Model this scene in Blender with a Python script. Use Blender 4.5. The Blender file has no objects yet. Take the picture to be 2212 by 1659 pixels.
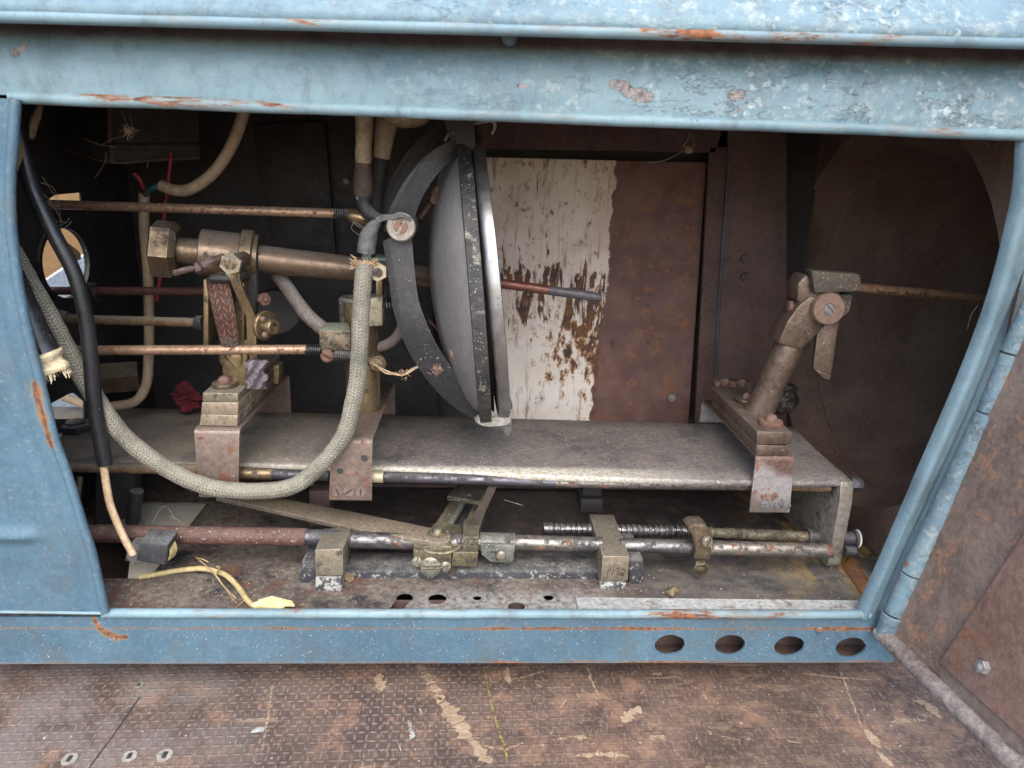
import bpy, bmesh, math, random
from mathutils import Vector, Matrix, noise as mnoise
random.seed(7)
SC = bpy.context.scene
C = SC.collection

# ------------------------------------------------------------------ camera
F, CX, CY = 1534.0, 1106.0, 829.5            # focal length and centre in the picture units used for measuring
_Y = Vector((-70, -479, F)).normalized()
_X = Vector((29800, 550, F)); _X = (_X - _X.dot(_Y)*_Y).normalized()
_Z = _X.cross(_Y); _Z = -_Z if _Z.y > 0 else _Z
CAM = Vector((0, -0.62, 0.535))
def cam_axis(i): return Vector((_X[i], _Y[i], _Z[i]))
RGT, DWN, FWD = cam_axis(0), cam_axis(1), cam_axis(2)
cd = bpy.data.cameras.new('camera'); cam = bpy.data.objects.new('camera', cd); C.objects.link(cam)
cd.sensor_width = 36; cd.lens = F/2212*36; cd.clip_start = 0.01; cd.clip_end = 100
m3 = Matrix((RGT, -DWN, -FWD)).transposed()
cam.matrix_world = Matrix.Translation(CAM) @ m3.to_4x4()
cd.dof.use_dof = True; cd.dof.focus_distance = 0.80; cd.dof.aperture_fstop = 9.0
SC.camera = cam

# ------------------------------------------------------------------ light
SUN_EL, SUN_AZ = math.radians(49), math.radians(2)      # azimuth measured from -Y (behind the camera) towards +X
w = bpy.data.worlds.new('World'); SC.world = w; w.use_nodes = True
nt = w.node_tree; nt.nodes.clear()
sky = nt.nodes.new('ShaderNodeTexSky'); sky.sky_type = 'NISHITA'; sky.sun_disc = False
sky.sun_elevation = SUN_EL; sky.sun_rotation = math.pi - SUN_AZ
sky.air_density = 1.0; sky.dust_density = 2.4; sky.ozone_density = 1.0
bg = nt.nodes.new('ShaderNodeBackground'); bg.inputs[1].default_value = 0.15
out = nt.nodes.new('ShaderNodeOutputWorld')
nt.links.new(sky.outputs[0], bg.inputs[0]); nt.links.new(bg.outputs[0], out.inputs[0])
sd = bpy.data.lights.new('sun', 'SUN'); sun = bpy.data.objects.new('sun', sd); C.objects.link(sun)
sd.energy = 0.85; sd.angle = math.radians(70); sd.color = (1.0, 0.96, 0.90)
sdir = Vector((math.sin(SUN_AZ)*math.cos(SUN_EL), -math.cos(SUN_AZ)*math.cos(SUN_EL), math.sin(SUN_EL)))
sun.rotation_euler = sdir.to_track_quat('Z', 'Y').to_euler(); sun.location = (0, -2, 3)
vs = SC.view_settings; vs.view_transform = 'Standard'; vs.look = 'None'; vs.exposure = 1.62; vs.gamma = 1
vs.use_curve_mapping = False
SC.cycles.max_bounces = 8; SC.cycles.diffuse_bounces = 5

# ------------------------------------------------------------------ measuring helpers
def ray(x, y): return RGT*(x-CX) + DWN*(y-CY) + FWD*F
def P(x, y, Y):
    r = ray(x, y); return CAM + r*((Y-CAM.y)/r.y)
def PZ(x, y, Z):
    r = ray(x, y); return CAM + r*((Z-CAM.z)/r.z)
def PX(x, y, X):
    r = ray(x, y); return CAM + r*((X-CAM.x)/r.x)
def px(n, p): return n*(Vector(p)-CAM).dot(FWD)/F        # size in metres of n picture units at point p
V = Vector
EX, EY, EZ = V((1,0,0)), V((0,1,0)), V((0,0,1))

# ------------------------------------------------------------------ objects
def root_loc(p):
    v = V((0,0,0))
    while p is not None:
        v += p.location; p = p.parent
    return v
def thing(name, label, cat, loc, group=None):
    o = bpy.data.objects.new(name, None); C.objects.link(o); o.location = loc
    o.empty_display_size = 0.01
    o['label'] = label; o['category'] = cat
    if group: o['group'] = group
    return o
def tag(o, label, cat, group=None, kind=None):
    o['label'] = label; o['category'] = cat
    if group: o['group'] = group
    if kind: o['kind'] = kind
    return o
def obj(name, bm, m, parent=None, smooth=True, sharp=35, label=None, loc=None):
    off = root_loc(parent) if parent else (V(loc) if loc is not None else V((0,0,0)))
    bmesh.ops.recalc_face_normals(bm, faces=bm.faces[:])
    if off.length > 0: bmesh.ops.translate(bm, verts=bm.verts[:], vec=-off)
    if smooth:
        for f in bm.faces: f.smooth = True
        ca = math.radians(sharp)
        for e in bm.edges:
            if len(e.link_faces) == 2 and e.calc_face_angle(0) > ca: e.smooth = False
    me = bpy.data.meshes.new(name); bm.to_mesh(me); bm.free()
    o = bpy.data.objects.new(name, me); C.objects.link(o)
    me.materials.append(m)
    if parent: o.parent = parent
    elif loc is not None: o.location = loc
    if label: o['label'] = label
    return o
def solo(name, bm, m, label, cat, loc, group=None, kind=None, **k):     # a thing that is one mesh
    return tag(obj(name, bm, m, None, loc=loc, **k), label, cat, group, kind)

# ------------------------------------------------------------------ mesh helpers
def BM(): return bmesh.new()
def basis(ax):
    ax = V(ax).normalized()
    up = EZ if abs(ax.z) < 0.9 else EX
    u = ax.cross(up).normalized(); v = ax.cross(u).normalized()
    return ax, u, v
def bev(bm, faces_or_edges, off, seg=2):
    es = set()
    for g in faces_or_edges:
        if isinstance(g, bmesh.types.BMEdge): es.add(g)
        else: es.update(g.edges)
    es = [e for e in es if len(e.link_faces) == 2 and e.calc_face_angle(0) > 0.4]
    if off > 0 and es: bmesh.ops.bevel(bm, geom=es, offset=off, segments=seg, affect='EDGES', profile=0.5, clamp_overlap=True)
def prism(bm, pts, vec, bevel=0.0006, seg=2):
    pts = [V(p) for p in pts]; vec = V(vec)
    a = [bm.verts.new(p) for p in pts]; b = [bm.verts.new(p+vec) for p in pts]
    fs = [bm.faces.new(a), bm.faces.new(b[::-1])]
    n = len(pts)
    for i in range(n): fs.append(bm.faces.new((a[i], b[i], b[(i+1) % n], a[(i+1) % n])))
    bmesh.ops.recalc_face_normals(bm, faces=fs)
    bev(bm, fs, bevel, seg)
    return bm
def hexa(bm, front, back, bevel=0.0006):
    a = [bm.verts.new(V(p)) for p in front]; b = [bm.verts.new(V(p)) for p in back]
    fs = [bm.faces.new(a), bm.faces.new(b[::-1])]
    for i in range(4): fs.append(bm.faces.new((a[i], b[i], b[(i+1) % 4], a[(i+1) % 4])))
    bmesh.ops.recalc_face_normals(bm, faces=fs)
    bev(bm, fs, bevel)
    return bm
def box(bm, lo, hi, bevel=0.0006):
    x0,y0,z0 = lo; x1,y1,z1 = hi
    return prism(bm, [(x0,y0,z0),(x1,y0,z0),(x1,y0,z1),(x0,y0,z1)], (0,y1-y0,0), bevel)
def quadpx(x0, y0, x1, y1, Y): return [P(x0,y0,Y), P(x1,y0,Y), P(x1,y1,Y), P(x0,y1,Y)]
def polypx(pts, Y): return [P(a, b, Y) for a, b in pts]
def lathe(bm, p0, axis, prof, seg=24, ph=0.0, cap=True, squash=1.0):
    p0 = V(p0); ax, u, v = basis(axis)
    rings = []
    for t, r in prof:
        rings.append([bm.verts.new(p0 + ax*t + (u*math.cos(ph+2*math.pi*i/seg)+v*math.sin(ph+2*math.pi*i/seg)*squash)*max(r,1e-5)) for i in range(seg)])
    for a, b in zip(rings, rings[1:]):
        for i in range(seg): bm.faces.new((a[i], a[(i+1)%seg], b[(i+1)%seg], b[i]))
    if cap:
        bm.faces.new(rings[0]); bm.faces.new(rings[-1][::-1])
    return bm
def rod(bm, a, b, r, r2=None, seg=20, ch=0.0006):
    a, b = V(a), V(b); L = (b-a).length; r2 = r if r2 is None else r2
    ch = min(ch, L*.3, r*.5)
    return lathe(bm, a, b-a, [(0, r-ch), (ch, r), (L-ch, r2), (L, r2-ch)], seg)
def smoothpts(pts, n=8):
    pts = [V(p) for p in pts]
    if len(pts) < 3: return pts
    q = [pts[0]*2-pts[1]] + pts + [pts[-1]*2-pts[-2]]
    o = []
    for i in range(1, len(q)-2):
        for k in range(n):
            t = k/n
            o.append(0.5*((2*q[i]) + (q[i+1]-q[i-1])*t + (2*q[i-1]-5*q[i]+4*q[i+1]-q[i+2])*t*t + (3*q[i]-q[i-1]-3*q[i+1]+q[i+2])*t**3))
    o.append(pts[-1]); return o
def tube(bm, pts, r, seg=16, n=8, wob=0.0, squash=None, smooth=True, jit=0.0):
    ps = smoothpts(pts, n) if smooth else [V(p) for p in pts]
    N = len(ps); uvl = bm.loops.layers.uv.verify()
    nrm = None; rings = []; dist = 0; vs_ = []
    for i, p in enumerate(ps):
        t = (ps[min(i+1,N-1)]-ps[max(i-1,0)]).normalized()
        if nrm is None:
            nrm = t.cross(EY if abs(t.y) < .9 else EX).normalized()
        nrm = (nrm - t*nrm.dot(t)).normalized(); bn = t.cross(nrm)
        if i: dist += (p-ps[i-1]).length
        rr = r(i/(N-1)) if callable(r) else r
        ring = []
        for k in range(seg):
            a = 2*math.pi*k/seg
            q = rr
            if wob: q *= 1+wob*mnoise.noise(p*90+V((math.cos(a),math.sin(a),0))*1.3)
            if jit: q *= 1+random.uniform(-jit, jit)
            d = nrm*math.cos(a)*q
            e = bn*math.sin(a)*q*(squash or 1)
            ring.append(bm.verts.new(p+d+e))
        rings.append(ring); vs_.append(dist)
    for i in range(N-1):
        for k in range(seg):
            f = bm.faces.new((rings[i][k], rings[i][(k+1)%seg], rings[i+1][(k+1)%seg], rings[i+1][k]))
            us = (k/seg, (k+1)/seg, (k+1)/seg, k/seg); vv = (vs_[i], vs_[i], vs_[i+1], vs_[i+1])
            for l, a, b in zip(f.loops, us, vv): l[uvl].uv = (a, b)
    bm.faces.new(rings[0]); bm.faces.new(rings[-1][::-1])
    return bm
def sheet(bm, rows, vec, bevel=0.0):
    vec = V(vec); n = len(rows[0]); uvl = bm.loops.layers.uv.verify()
    A = [[bm.verts.new(V(p)) for p in r] for r in rows]
    B = [[bm.verts.new(V(p)+vec) for p in r] for r in rows]
    R = len(rows)
    for i in range(R-1):
        for j in range(n-1):
            f = bm.faces.new((A[i][j], A[i][j+1], A[i+1][j+1], A[i+1][j]))
            for l, (a, b) in zip(f.loops, ((j,i),(j+1,i),(j+1,i+1),(j,i+1))): l[uvl].uv = (a/(n-1), b/(R-1))
            bm.faces.new((B[i][j], B[i+1][j], B[i+1][j+1], B[i][j+1]))
    for i in range(R-1):
        bm.faces.new((A[i][0], A[i+1][0], B[i+1][0], B[i][0])); bm.faces.new((A[i][-1], B[i][-1], B[i+1][-1], A[i+1][-1]))
    for j in range(n-1):
        bm.faces.new((A[0][j], B[0][j], B[0][j+1], A[0][j+1])); bm.faces.new((A[-1][j], A[-1][j+1], B[-1][j+1], B[-1][j]))
    return bm
def holed(bm, outer, holes, vec):          # flat plate with holes, loops of 3D points, thickness vec
    vec = V(vec); edges = []
    for loop in [outer]+holes:
        vsn = [bm.verts.new(V(p)) for p in loop]
        for i in range(len(vsn)): edges.append(bm.edges.new((vsn[i], vsn[(i+1)%len(vsn)])))
    n = vec.normalized()
    r = bmesh.ops.triangle_fill(bm, use_beauty=True, use_dissolve=False, edges=edges, normal=n)
    fs = [g for g in r['geom'] if isinstance(g, bmesh.types.BMFace)]
    x = bmesh.ops.extrude_face_region(bm, geom=fs)
    bmesh.ops.translate(bm, verts=[g for g in x['geom'] if isinstance(g, bmesh.types.BMVert)], vec=vec)
    return bm
def circ(c, u, v, n=24, jit=0.0):
    c = V(c); u = V(u); v = V(v)
    return [c + (u*math.cos(2*math.pi*i/n) + v*math.sin(2*math.pi*i/n))*(1+random.uniform(-jit, jit)) for i in range(n)]
def screw(bm, c, axis, r, h=None, ang=0.6, slot=0.26, dome=0.35):   # slotted screw head: base disc and two half domes
    c = V(c); ax, u, v = basis(axis); h = h or r*.5
    uu = u*math.cos(ang)+v*math.sin(ang); vv = ax.cross(uu)
    lathe(bm, c, ax, [(0, r), (h*.12, r)], 20)
    for s in (1, -1):
        a0 = math.asin(slot); pts = []
        K = 10
        for k in range(K+1):
            a = a0 + (math.pi-2*a0)*k/K
            pts.append((math.cos(a), s*math.sin(a)))
        lv = []
        for t, q in ((h*.05, 1.0), (h*.7, 1.0), (h, 1-dome)):
            ring = []
            for x, y in pts:
                y2 = s*slot + (y-s*slot)*q
                ring.append(bm.verts.new(c+ax*t+(uu*x*q+vv*y2)*r))
            lv.append(ring)
        for a, b in zip(lv, lv[1:]):
            n = len(a)
            for i in range(n): bm.faces.new((a[i], a[(i+1)%n], b[(i+1)%n], b[i]))
        bm.faces.new(lv[-1])
    return bm
def hexnut(bm, c, axis, r, h, ph=0.3, hole=0.5):
    ax, u, v = basis(axis); c = V(c)
    lathe(bm, c, ax, [(0, r*.96), (h*.12, r), (h*.85, r), (h, r*.93)], 6, ph)
    lathe(bm, c+ax*h*.98, ax, [(0, r*hole), (h*.25, r*hole), (h*.4, r*hole*.6)], 16)
    return bm
def flake(bm, c, r, nrm=None, asp=1.0, th=0.0004, n=7):
    c = V(c); a, u, v = basis(nrm or V((random.uniform(-.2,.2), random.uniform(-.2,.2), 1)))
    an = random.random()*6.3; uu = u*math.cos(an)+v*math.sin(an); vv = a.cross(uu)
    pts = []
    for i in range(n):
        t = 2*math.pi*i/n; q = random.uniform(.6, 1.1)*r
        pts.append(c + uu*math.cos(t)*q*asp + vv*math.sin(t)*q + a*random.uniform(0, r*.15))
    prism(bm, pts, a*th, 0)
# ------------------------------------------------------------------ materials
class N:
    def __init__(s, name):
        s.m = bpy.data.materials.new(name); s.m.use_nodes = True
        s.t = s.m.node_tree; s.t.nodes.clear()
        s.out = s.t.nodes.new('ShaderNodeOutputMaterial'); s.b = s.t.nodes.new('ShaderNodeBsdfPrincipled')
        s.t.links.new(s.b.outputs[0], s.out.inputs[0])
        g = s.t.nodes.new('ShaderNodeNewGeometry'); s.pos = g.outputs['Position']; s.nor = g.outputs['True Normal']
    def put(s, i, v):
        if hasattr(v, 'is_linked') or isinstance(v, bpy.types.NodeSocket): s.t.links.new(v, i)
        elif isinstance(v, (tuple, list)) and len(v) == 3 and i.type == 'RGBA': i.default_value = (*v, 1)
        else: i.default_value = v
    def math(s, op, a, b=0.0, clamp=False):
        n = s.t.nodes.new('ShaderNodeMath'); n.operation = op; n.use_clamp = clamp
        s.put(n.inputs[0], a); s.put(n.inputs[1], b); return n.outputs[0]
    def mul(s, a, b): return s.math('MULTIPLY', a, b)
    def add(s, a, b): return s.math('ADD', a, b)
    def vec(s, v, scale, off=(0,0,0)):
        n = s.t.nodes.new('ShaderNodeMapping'); s.put(n.inputs[0], v)
        n.inputs['Scale'].default_value = scale; n.inputs['Location'].default_value = off; return n.outputs[0]
    def noise(s, scale, detail=4.0, rough=.55, vec=None, st=None, off=0.0, dist=0.0):
        n = s.t.nodes.new('ShaderNodeTexNoise')
        v = vec or s.pos
        st = st or (1,1,1)
        v = s.vec(v, st, (off, off*.7, off*1.3))
        s.put(n.inputs['Vector'], v); n.inputs['Scale'].default_value = scale
        n.inputs['Detail'].default_value = detail; n.inputs['Roughness'].default_value = rough; n.inputs['Distortion'].default_value = dist
        return n.outputs[0]
    def voro(s, scale, st=None, vec=None, off=0.0, feature='F1'):
        n = s.t.nodes.new('ShaderNodeTexVoronoi'); n.feature = feature
        s.put(n.inputs['Vector'], s.vec(vec or s.pos, st or (1,1,1), (off,off,off))); n.inputs['Scale'].default_value = scale
        return n.outputs['Distance']
    def ss(s, v, lo, hi):
        n = s.t.nodes.new('ShaderNodeMapRange'); n.interpolation_type = 'SMOOTHSTEP'
        if lo > hi:
            s.put(n.inputs[0], v); n.inputs[1].default_value = hi; n.inputs[2].default_value = lo
            n.inputs[3].default_value = 1; n.inputs[4].default_value = 0
        else:
            s.put(n.inputs[0], v); n.inputs[1].default_value = lo; n.inputs[2].default_value = hi
        return n.outputs[0]
    def mix(s, f, a, b, blend='MIX'):
        n = s.t.nodes.new('ShaderNodeMix'); n.data_type = 'RGBA'; n.blend_type = blend
        s.put(n.inputs['Factor'], f)
        ia = [i for i in n.inputs if i.type == 'RGBA']
        s.put(ia[0], a); s.put(ia[1], b)
        return [o for o in n.outputs if o.type == 'RGBA'][0]
    def sep(s, v):
        n = s.t.nodes.new('ShaderNodeSeparateXYZ'); s.put(n.inputs[0], v); return n.outputs
    def fmix(s, f, a, b):
        n = s.t.nodes.new('ShaderNodeMix'); n.data_type = 'FLOAT'
        s.put(n.inputs[0], f); s.put(n.inputs[2], a); s.put(n.inputs[3], b); return n.outputs[0]
    def bump(s, h, strength, dist=0.001, prev=None):
        n = s.t.nodes.new('ShaderNodeBump'); n.inputs['Strength'].default_value = strength; n.inputs['Distance'].default_value = dist
        s.put(n.inputs['Height'], h)
        if prev: s.put(n.inputs['Normal'], prev)
        return n.outputs[0]
    def uv(s):
        n = s.t.nodes.new('ShaderNodeUVMap'); return n.outputs[0]
    def fin(s, col, rough, metal=0.0, normal=None, spec=0.5):
        s.put(s.b.inputs['Base Color'], col); s.put(s.b.inputs['Roughness'], rough); s.put(s.b.inputs['Metallic'], metal)
        s.b.inputs['Specular IOR Level'].default_value = spec
        if normal: s.put(s.b.inputs['Normal'], normal)
        return s.m

RUST1, RUST2 = (.26,.085,.025), (.085,.035,.022)
def weathered(name, c1, c2, rough=.6, metal=0.0, var=16, rust=0.0, rustc=(RUST1, RUST2), rscale=28, rst=None,
              dust=0.0, dustc=(.26,.245,.215), specks=0.0, speckc=(.50,.48,.43), sscale=420, bump=.35, bscale=260, grime=0.0,
              grimec=(.02,.018,.016), st=None, spec=.4, gscale=70, green=0.0, fin=True, dents=0.0, mott=.6, pits=.35, dlo=.1, edge=0.0):
    n = N(name)
    a = n.noise(var, 5, .6, st=st)
    col = n.mix(n.ss(a, .35, .65), c1, c2)
    # blotchy tone at millimetre size
    m1 = n.ss(n.noise(150, 7, .74, st=st, off=3), .34, .66)
    col = n.mix(n.mul(mott, .9), col, n.mix(m1, n.mix(.62, col, (.010,.009,.008)), n.mix(.28, col, tuple(min(1, x*1.7+.03) for x in c2))))
    met = metal
    rg = n.fmix(n.ss(n.noise(60, 4, .6, off=9), .3, .7), max(.05, rough-.1), min(1, rough+.12))
    if green:
        gm = n.mul(n.ss(n.noise(75, 8, .74, off=21), .60-.26*green, .72-.26*green), .75)
        col = n.mix(gm, col, n.mix(n.ss(n.noise(420, 3, .7), .35, .65), (.035,.070,.055), (.19,.25,.20)))
        met = n.fmix(gm, met, 0.0)
    if grime:
        gm = n.ss(n.noise(gscale, 9, .74, off=5), .64-.34*grime, .76-.34*grime)
        col = n.mix(n.mul(gm, .88), col, grimec); met = n.fmix(gm, met, 0.0); rg = n.fmix(gm, rg, .7)
    if rust:
        rm = n.ss(n.noise(rscale, 11, .72, st=rst, off=11), .69-.34*rust, .75-.34*rust)
        rc = n.mix(n.ss(n.noise(rscale*6, 6, .74, off=2), .36, .64), rustc[1], rustc[0])
        col = n.mix(n.mul(rm, .92), col, rc); met = n.fmix(rm, met, 0.0); rg = n.fmix(rm, rg, .9)
    if pits:
        pm = n.mul(n.ss(n.noise(330, 4, .65, off=15), .595, .66), pits)
        col = n.mix(pm, col, (.016,.014,.013)); met = n.fmix(pm, met, 0.0)
    if dust:
        up = n.ss(n.sep(n.nor)[2], dlo-.15, dlo+.6)
        dm = n.mul(up, n.math('MAXIMUM', n.ss(n.noise(60, 9, .75, off=7), .66-.5*dust, .84-.42*dust), n.mul(n.ss(n.noise(420, 4, .7, off=17), .60-.22*dust, .70-.2*dust), .85)))
        dc = n.mix(n.ss(n.noise(560, 4, .75, off=4), .36, .66), tuple(x*.45 for x in dustc), dustc)
        col = n.mix(n.mul(dm, .92), col, dc); met = n.fmix(dm, met, 0.0); rg = n.fmix(dm, rg, .95)
    if specks:
        sm = n.mul(n.ss(n.noise(sscale*1.1, 2, .5, off=1.7), .70-.10*specks, .74-.10*specks), n.ss(n.noise(45, 7, .74, off=13), .66-.36*specks, .76-.36*specks))
        col = n.mix(sm, col, n.mix(n.noise(900, 1), speckc, tuple(x*.5 for x in speckc))); met = n.fmix(sm, met, 0.0); rg = n.fmix(sm, rg, .9)
    if edge:
        bv = n.t.nodes.new('ShaderNodeBevel'); bv.samples = 4; bv.inputs[0].default_value = .0016
        dt = n.t.nodes.new('ShaderNodeVectorMath'); dt.operation = 'DOT_PRODUCT'
        n.put(dt.inputs[0], bv.outputs[0]); n.put(dt.inputs[1], n.nor)
        em = n.mul(n.mul(n.ss(dt.outputs['Value'], .975, .86), n.ss(n.noise(110, 6, .72, off=51), .36, .56)), edge)
        col = n.mix(em, col, tuple(min(.75, x*1.9+.03) for x in c2)); rg = n.fmix(em, rg, .4)
    h = n.noise(bscale, 7, .7, off=6)
    nm = n.bump(h, bump, .0013)
    if dents: nm = n.bump(n.noise(14, 2, .4, off=8), dents, .02, nm)
    if not fin: return n, col, rg, met, nm
    return n.fin(col, rg, met, nm, spec)

BL1, BL2 = (.060,.119,.167), (.080,.149,.202)
def segdist(n, p, a, b):        # distance in the x,z plane from position to the segment a-b
    ax, az = a; bx, bz = b; dx, dz = bx-ax, bz-az; L2 = dx*dx+dz*dz
    rx = n.add(p[0], -ax); rz = n.add(p[2], -az)
    t = n.math('ADD', n.mul(rx, dx/L2), n.mul(rz, dz/L2), True)
    ex = n.math('SUBTRACT', rx, n.mul(t, dx)); ez = n.math('SUBTRACT', rz, n.mul(t, dz))
    return n.math('SQRT', n.add(n.mul(ex, ex), n.mul(ez, ez)))
def rustcol(n): return n.mix(n.ss(n.noise(140, 6, .74), .36, .64), (.075,.036,.027), (.27,.115,.05))
def blue(name, chalk=0.0, chalkc=(.50,.58,.60), lo=-9.0, hi=-8.0, specks=.5, rust=.12, rst=(1,1,1), fade=0.0, rz=None, segs=None, brown=None, dark=0.0, peel=None):
    n, col, rg, met, nm = weathered(name, BL1, BL2, rough=.5, var=10, specks=specks, speckc=(.33,.36,.36), sscale=420,
                                    rust=0, bump=.25, bscale=150, dents=.25, mott=.22, pits=.12, fin=False)
    p = n.sep(n.pos)
    if fade:
        fm = n.mul(fade, n.fmix(n.ss(n.noise(9, 6, .65, st=(.6,1,1.5), off=61), .3, .7), .5, 1.35))
        col = n.mix(fm, col, (.30,.435,.465))
    # faint streaks of grime
    col = n.mix(n.mul(n.ss(n.noise(24, 9, .74, st=(1,1,.5), off=71), .48, .68), .5), col, (.095,.108,.105))
    col = n.mix(n.mul(n.ss(n.noise(90, 8, .76, st=(1,1,.25), off=73), .52, .68), .32), col, (.060,.066,.064))
    col = n.mix(n.mul(n.ss(n.noise(230, 5, .7, off=75), .56, .66), .35), col, (.24,.28,.28))
    chipm = n.ss(n.noise(70, 8, .72, off=77), .685, .695)
    col = n.mix(n.mul(chipm, .8), col, (.085,.060,.050)); nm = n.bump(chipm, .4, .001, nm)
    if rust:
        rm = n.ss(n.noise(24, 10, .72, st=rst, off=11), .70-.32*rust, .74-.32*rust)
        halo = n.mul(n.ss(n.noise(24, 10, .72, st=rst, off=11), .64-.32*rust, .72-.32*rust), .5)
        col = n.mix(halo, col, (.20,.17,.13)); col = n.mix(rm, col, rustcol(n)); rg = n.fmix(rm, rg, .9)
    if chalk:
        xm = n.ss(p[0], lo, hi)
        big = n.ss(n.noise(60, 10, .74, st=(1,1,1.2), off=31), .56-.13*chalk, .76-.13*chalk)
        blob = n.mul(n.ss(n.noise(120, 4, .6, off=35), .54, .64), n.ss(n.noise(18, 5, .6, off=33), .40, .56))
        cm = n.mul(n.mul(xm, n.math('MAXIMUM', n.mul(big, .8), blob)), .9)
        col = n.mix(cm, col, n.mix(n.ss(n.noise(260, 5, .7), .35, .65), tuple(x*.72 for x in chalkc), chalkc)); rg = n.fmix(cm, rg, .95)
        pm = n.mul(n.ss(n.noise(30, 10, .72, off=41), .69, .70), xm)      # peeled spots showing rusty primer
        col = n.mix(pm, col, n.mix(n.noise(160, 4, .7), (.10,.05,.04), (.30,.24,.22)))
        crack = n.mul(n.ss(n.math('ABSOLUTE', n.add(n.noise(28, 8, .7, st=(.6,1,1.6), off=45), -.5)), .010, .004), n.mul(xm, n.ss(n.noise(12, 3, .5, off=46), .5, .6)))
        col = n.mix(n.mul(crack, .5), col, (.06,.04,.035))
        nm = n.bump(n.add(n.mul(big, .6), n.add(n.mul(pm, -1.0), n.mul(crack, -1.0))), .55, .0012, nm)
    if brown:                                   # the lid's soft shade and brown dirt, painted above a sloping line
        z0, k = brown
        lid_shade_dirt = n.ss(n.add(n.add(p[2], n.mul(p[0], -k)), n.mul(n.add(n.noise(60, 7, .7, off=81), -.5), .010)), z0-.004, z0+.007)
        col = n.mix(lid_shade_dirt, col, n.mix(n.ss(n.noise(40, 6, .7), .35, .65), (.075,.058,.055), (.125,.100,.095))); rg = n.fmix(lid_shade_dirt, rg, .85)
    if rz:
        for zc, hw, k, xs in rz:
            d = n.math('ABSOLUTE', n.add(n.add(p[2], -zc), n.mul(n.add(n.noise(16, 3, .6, st=(1,.01,.01), off=xs+5), -.5), .003)))
            wdt = n.mul(n.ss(n.noise(13, 5, .65, st=(1,.01,.01), off=xs), .40, .72), n.mul(n.fmix(n.ss(p[0], -.30, -.02), .25, 1.0), hw*k*2))
            e = n.add(d, n.mul(n.add(n.noise(150, 7, .74, off=50+zc), -.5), hw*1.8))
            rm = n.math('GREATER_THAN', n.math('SUBTRACT', wdt, e), 0.0)
            st_ = n.mul(n.ss(n.math('SUBTRACT', n.add(wdt, hw*1.1), e), 0.0, hw*1.6), .6)
            col = n.mix(st_, col, (.22,.155,.085)); col = n.mix(n.mul(rm, .9), col, rustcol(n)); rg = n.fmix(rm, rg, .9)
    if segs:
        for a, b, hw in segs:
            d = n.add(segdist(n, p, a, b), n.mul(n.add(n.noise(110, 7, .72, off=91), -.5), hw*2.4))
            col = n.mix(n.mul(n.ss(d, hw*1.9, hw*.9), .6), col, (.20,.15,.08)); col = n.mix(n.ss(d, hw*1.05, hw*.8), col, rustcol(n))
    if peel:
        for a, b, hw in peel:
            d = n.add(segdist(n, p, a, b), n.mul(n.add(n.noise(70, 9, .74, off=93), -.5), hw*3.2))
            pk = n.ss(d, hw*1.02, hw*.92)
            col = n.mix(n.mul(pk, .9), col, n.mix(n.ss(n.noise(170, 6, .74), .36, .62), (.10,.062,.052), (.33,.285,.265)))
            nm = n.bump(pk, .6, .0012, nm)
    if dark: col = n.mix(dark, col, (.02,.03,.04))
    return n.fin(col, rg, met, nm, .4)

def simple(name, c, rough=.7, metal=0, bump=.2, bscale=300, var=.25, spec=.4):
    return weathered(name, tuple(x*(1-var) for x in c), tuple(min(1, x*(1+var)) for x in c), rough, metal, bump=bump, bscale=bscale, spec=spec)

M = {}
_c0, _c1, _c2 = P(199,1325,0), P(226,1366,0), P(268,1378,0)
_cs = [P(197,1322,0), P(206,1342,0), P(216,1358,0), P(231,1368,0), P(252,1377,0), P(272,1376,0)]
_e = [P(78,832,-.004), P(96,905,-.004), P(112,960,-.004)]
M['blue_panel'] = blue('blue_paint_panel', specks=.30, rust=.05, segs=[((_e[0].x,_e[0].z),(_e[1].x,_e[1].z),.0042),((_e[1].x,_e[1].z),(_e[2].x,_e[2].z),.0030)])
M['blue_sill'] = blue('blue_paint_sill', specks=.5, rust=.05, dark=.05, rz=[(.0795,.0021,.62,3.0),(.0385,.0014,.6,8.0)],
                      segs=[((a_.x,a_.z),(b_.x,b_.z),h_) for a_, b_, h_ in zip(_cs, _cs[1:], (.0016,.0022,.0030,.0034,.0022))])
M['blue_bead'] = blue('blue_paint_bead', specks=.15, rust=.44, rst=(.22,1,1), fade=.42)
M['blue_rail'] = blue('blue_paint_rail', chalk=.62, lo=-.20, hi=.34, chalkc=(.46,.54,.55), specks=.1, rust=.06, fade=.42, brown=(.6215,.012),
    peel=[((P(a,b,0).x,P(a,b,0).z),(P(c_,d_,0).x,P(c_,d_,0).z),h_) for a,b,c_,d_,h_ in ((34,116,40,110,.0030),(48,104,52,99,.0026),(1322,184,1352,186,.0036),(1350,196,1392,210,.0050),(1578,205,1600,207,.0036),(1120,185,1140,188,.0012),(1590,236,1594,238,.0013))])
M['blue_lid'] = blue('blue_paint_lid', chalk=.8, lo=-.30, hi=.25, chalkc=(.40,.47,.46), specks=.1, rust=.04, fade=.34)
M['blue_jamb'] = blue('blue_paint_jamb', specks=.4, rust=.20, rst=(1,1,.5), fade=.25)
M['hinge'] = blue('blue_paint_hinge', chalk=.45, chalkc=(.27,.32,.32), specks=.25, rust=.26, fade=.22)
M['gutter'] = weathered('brown_gutter', (.10,.075,.07), (.15,.12,.115), .8, rust=.2, bump=.3)
M['dark_steel'] = weathered('dark_painted_steel', (.026,.023,.0235), (.042,.037,.037), .65, rust=.2, rustc=((.09,.045,.032),(.05,.03,.024)), specks=.15, bump=.3, mott=.35)
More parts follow.
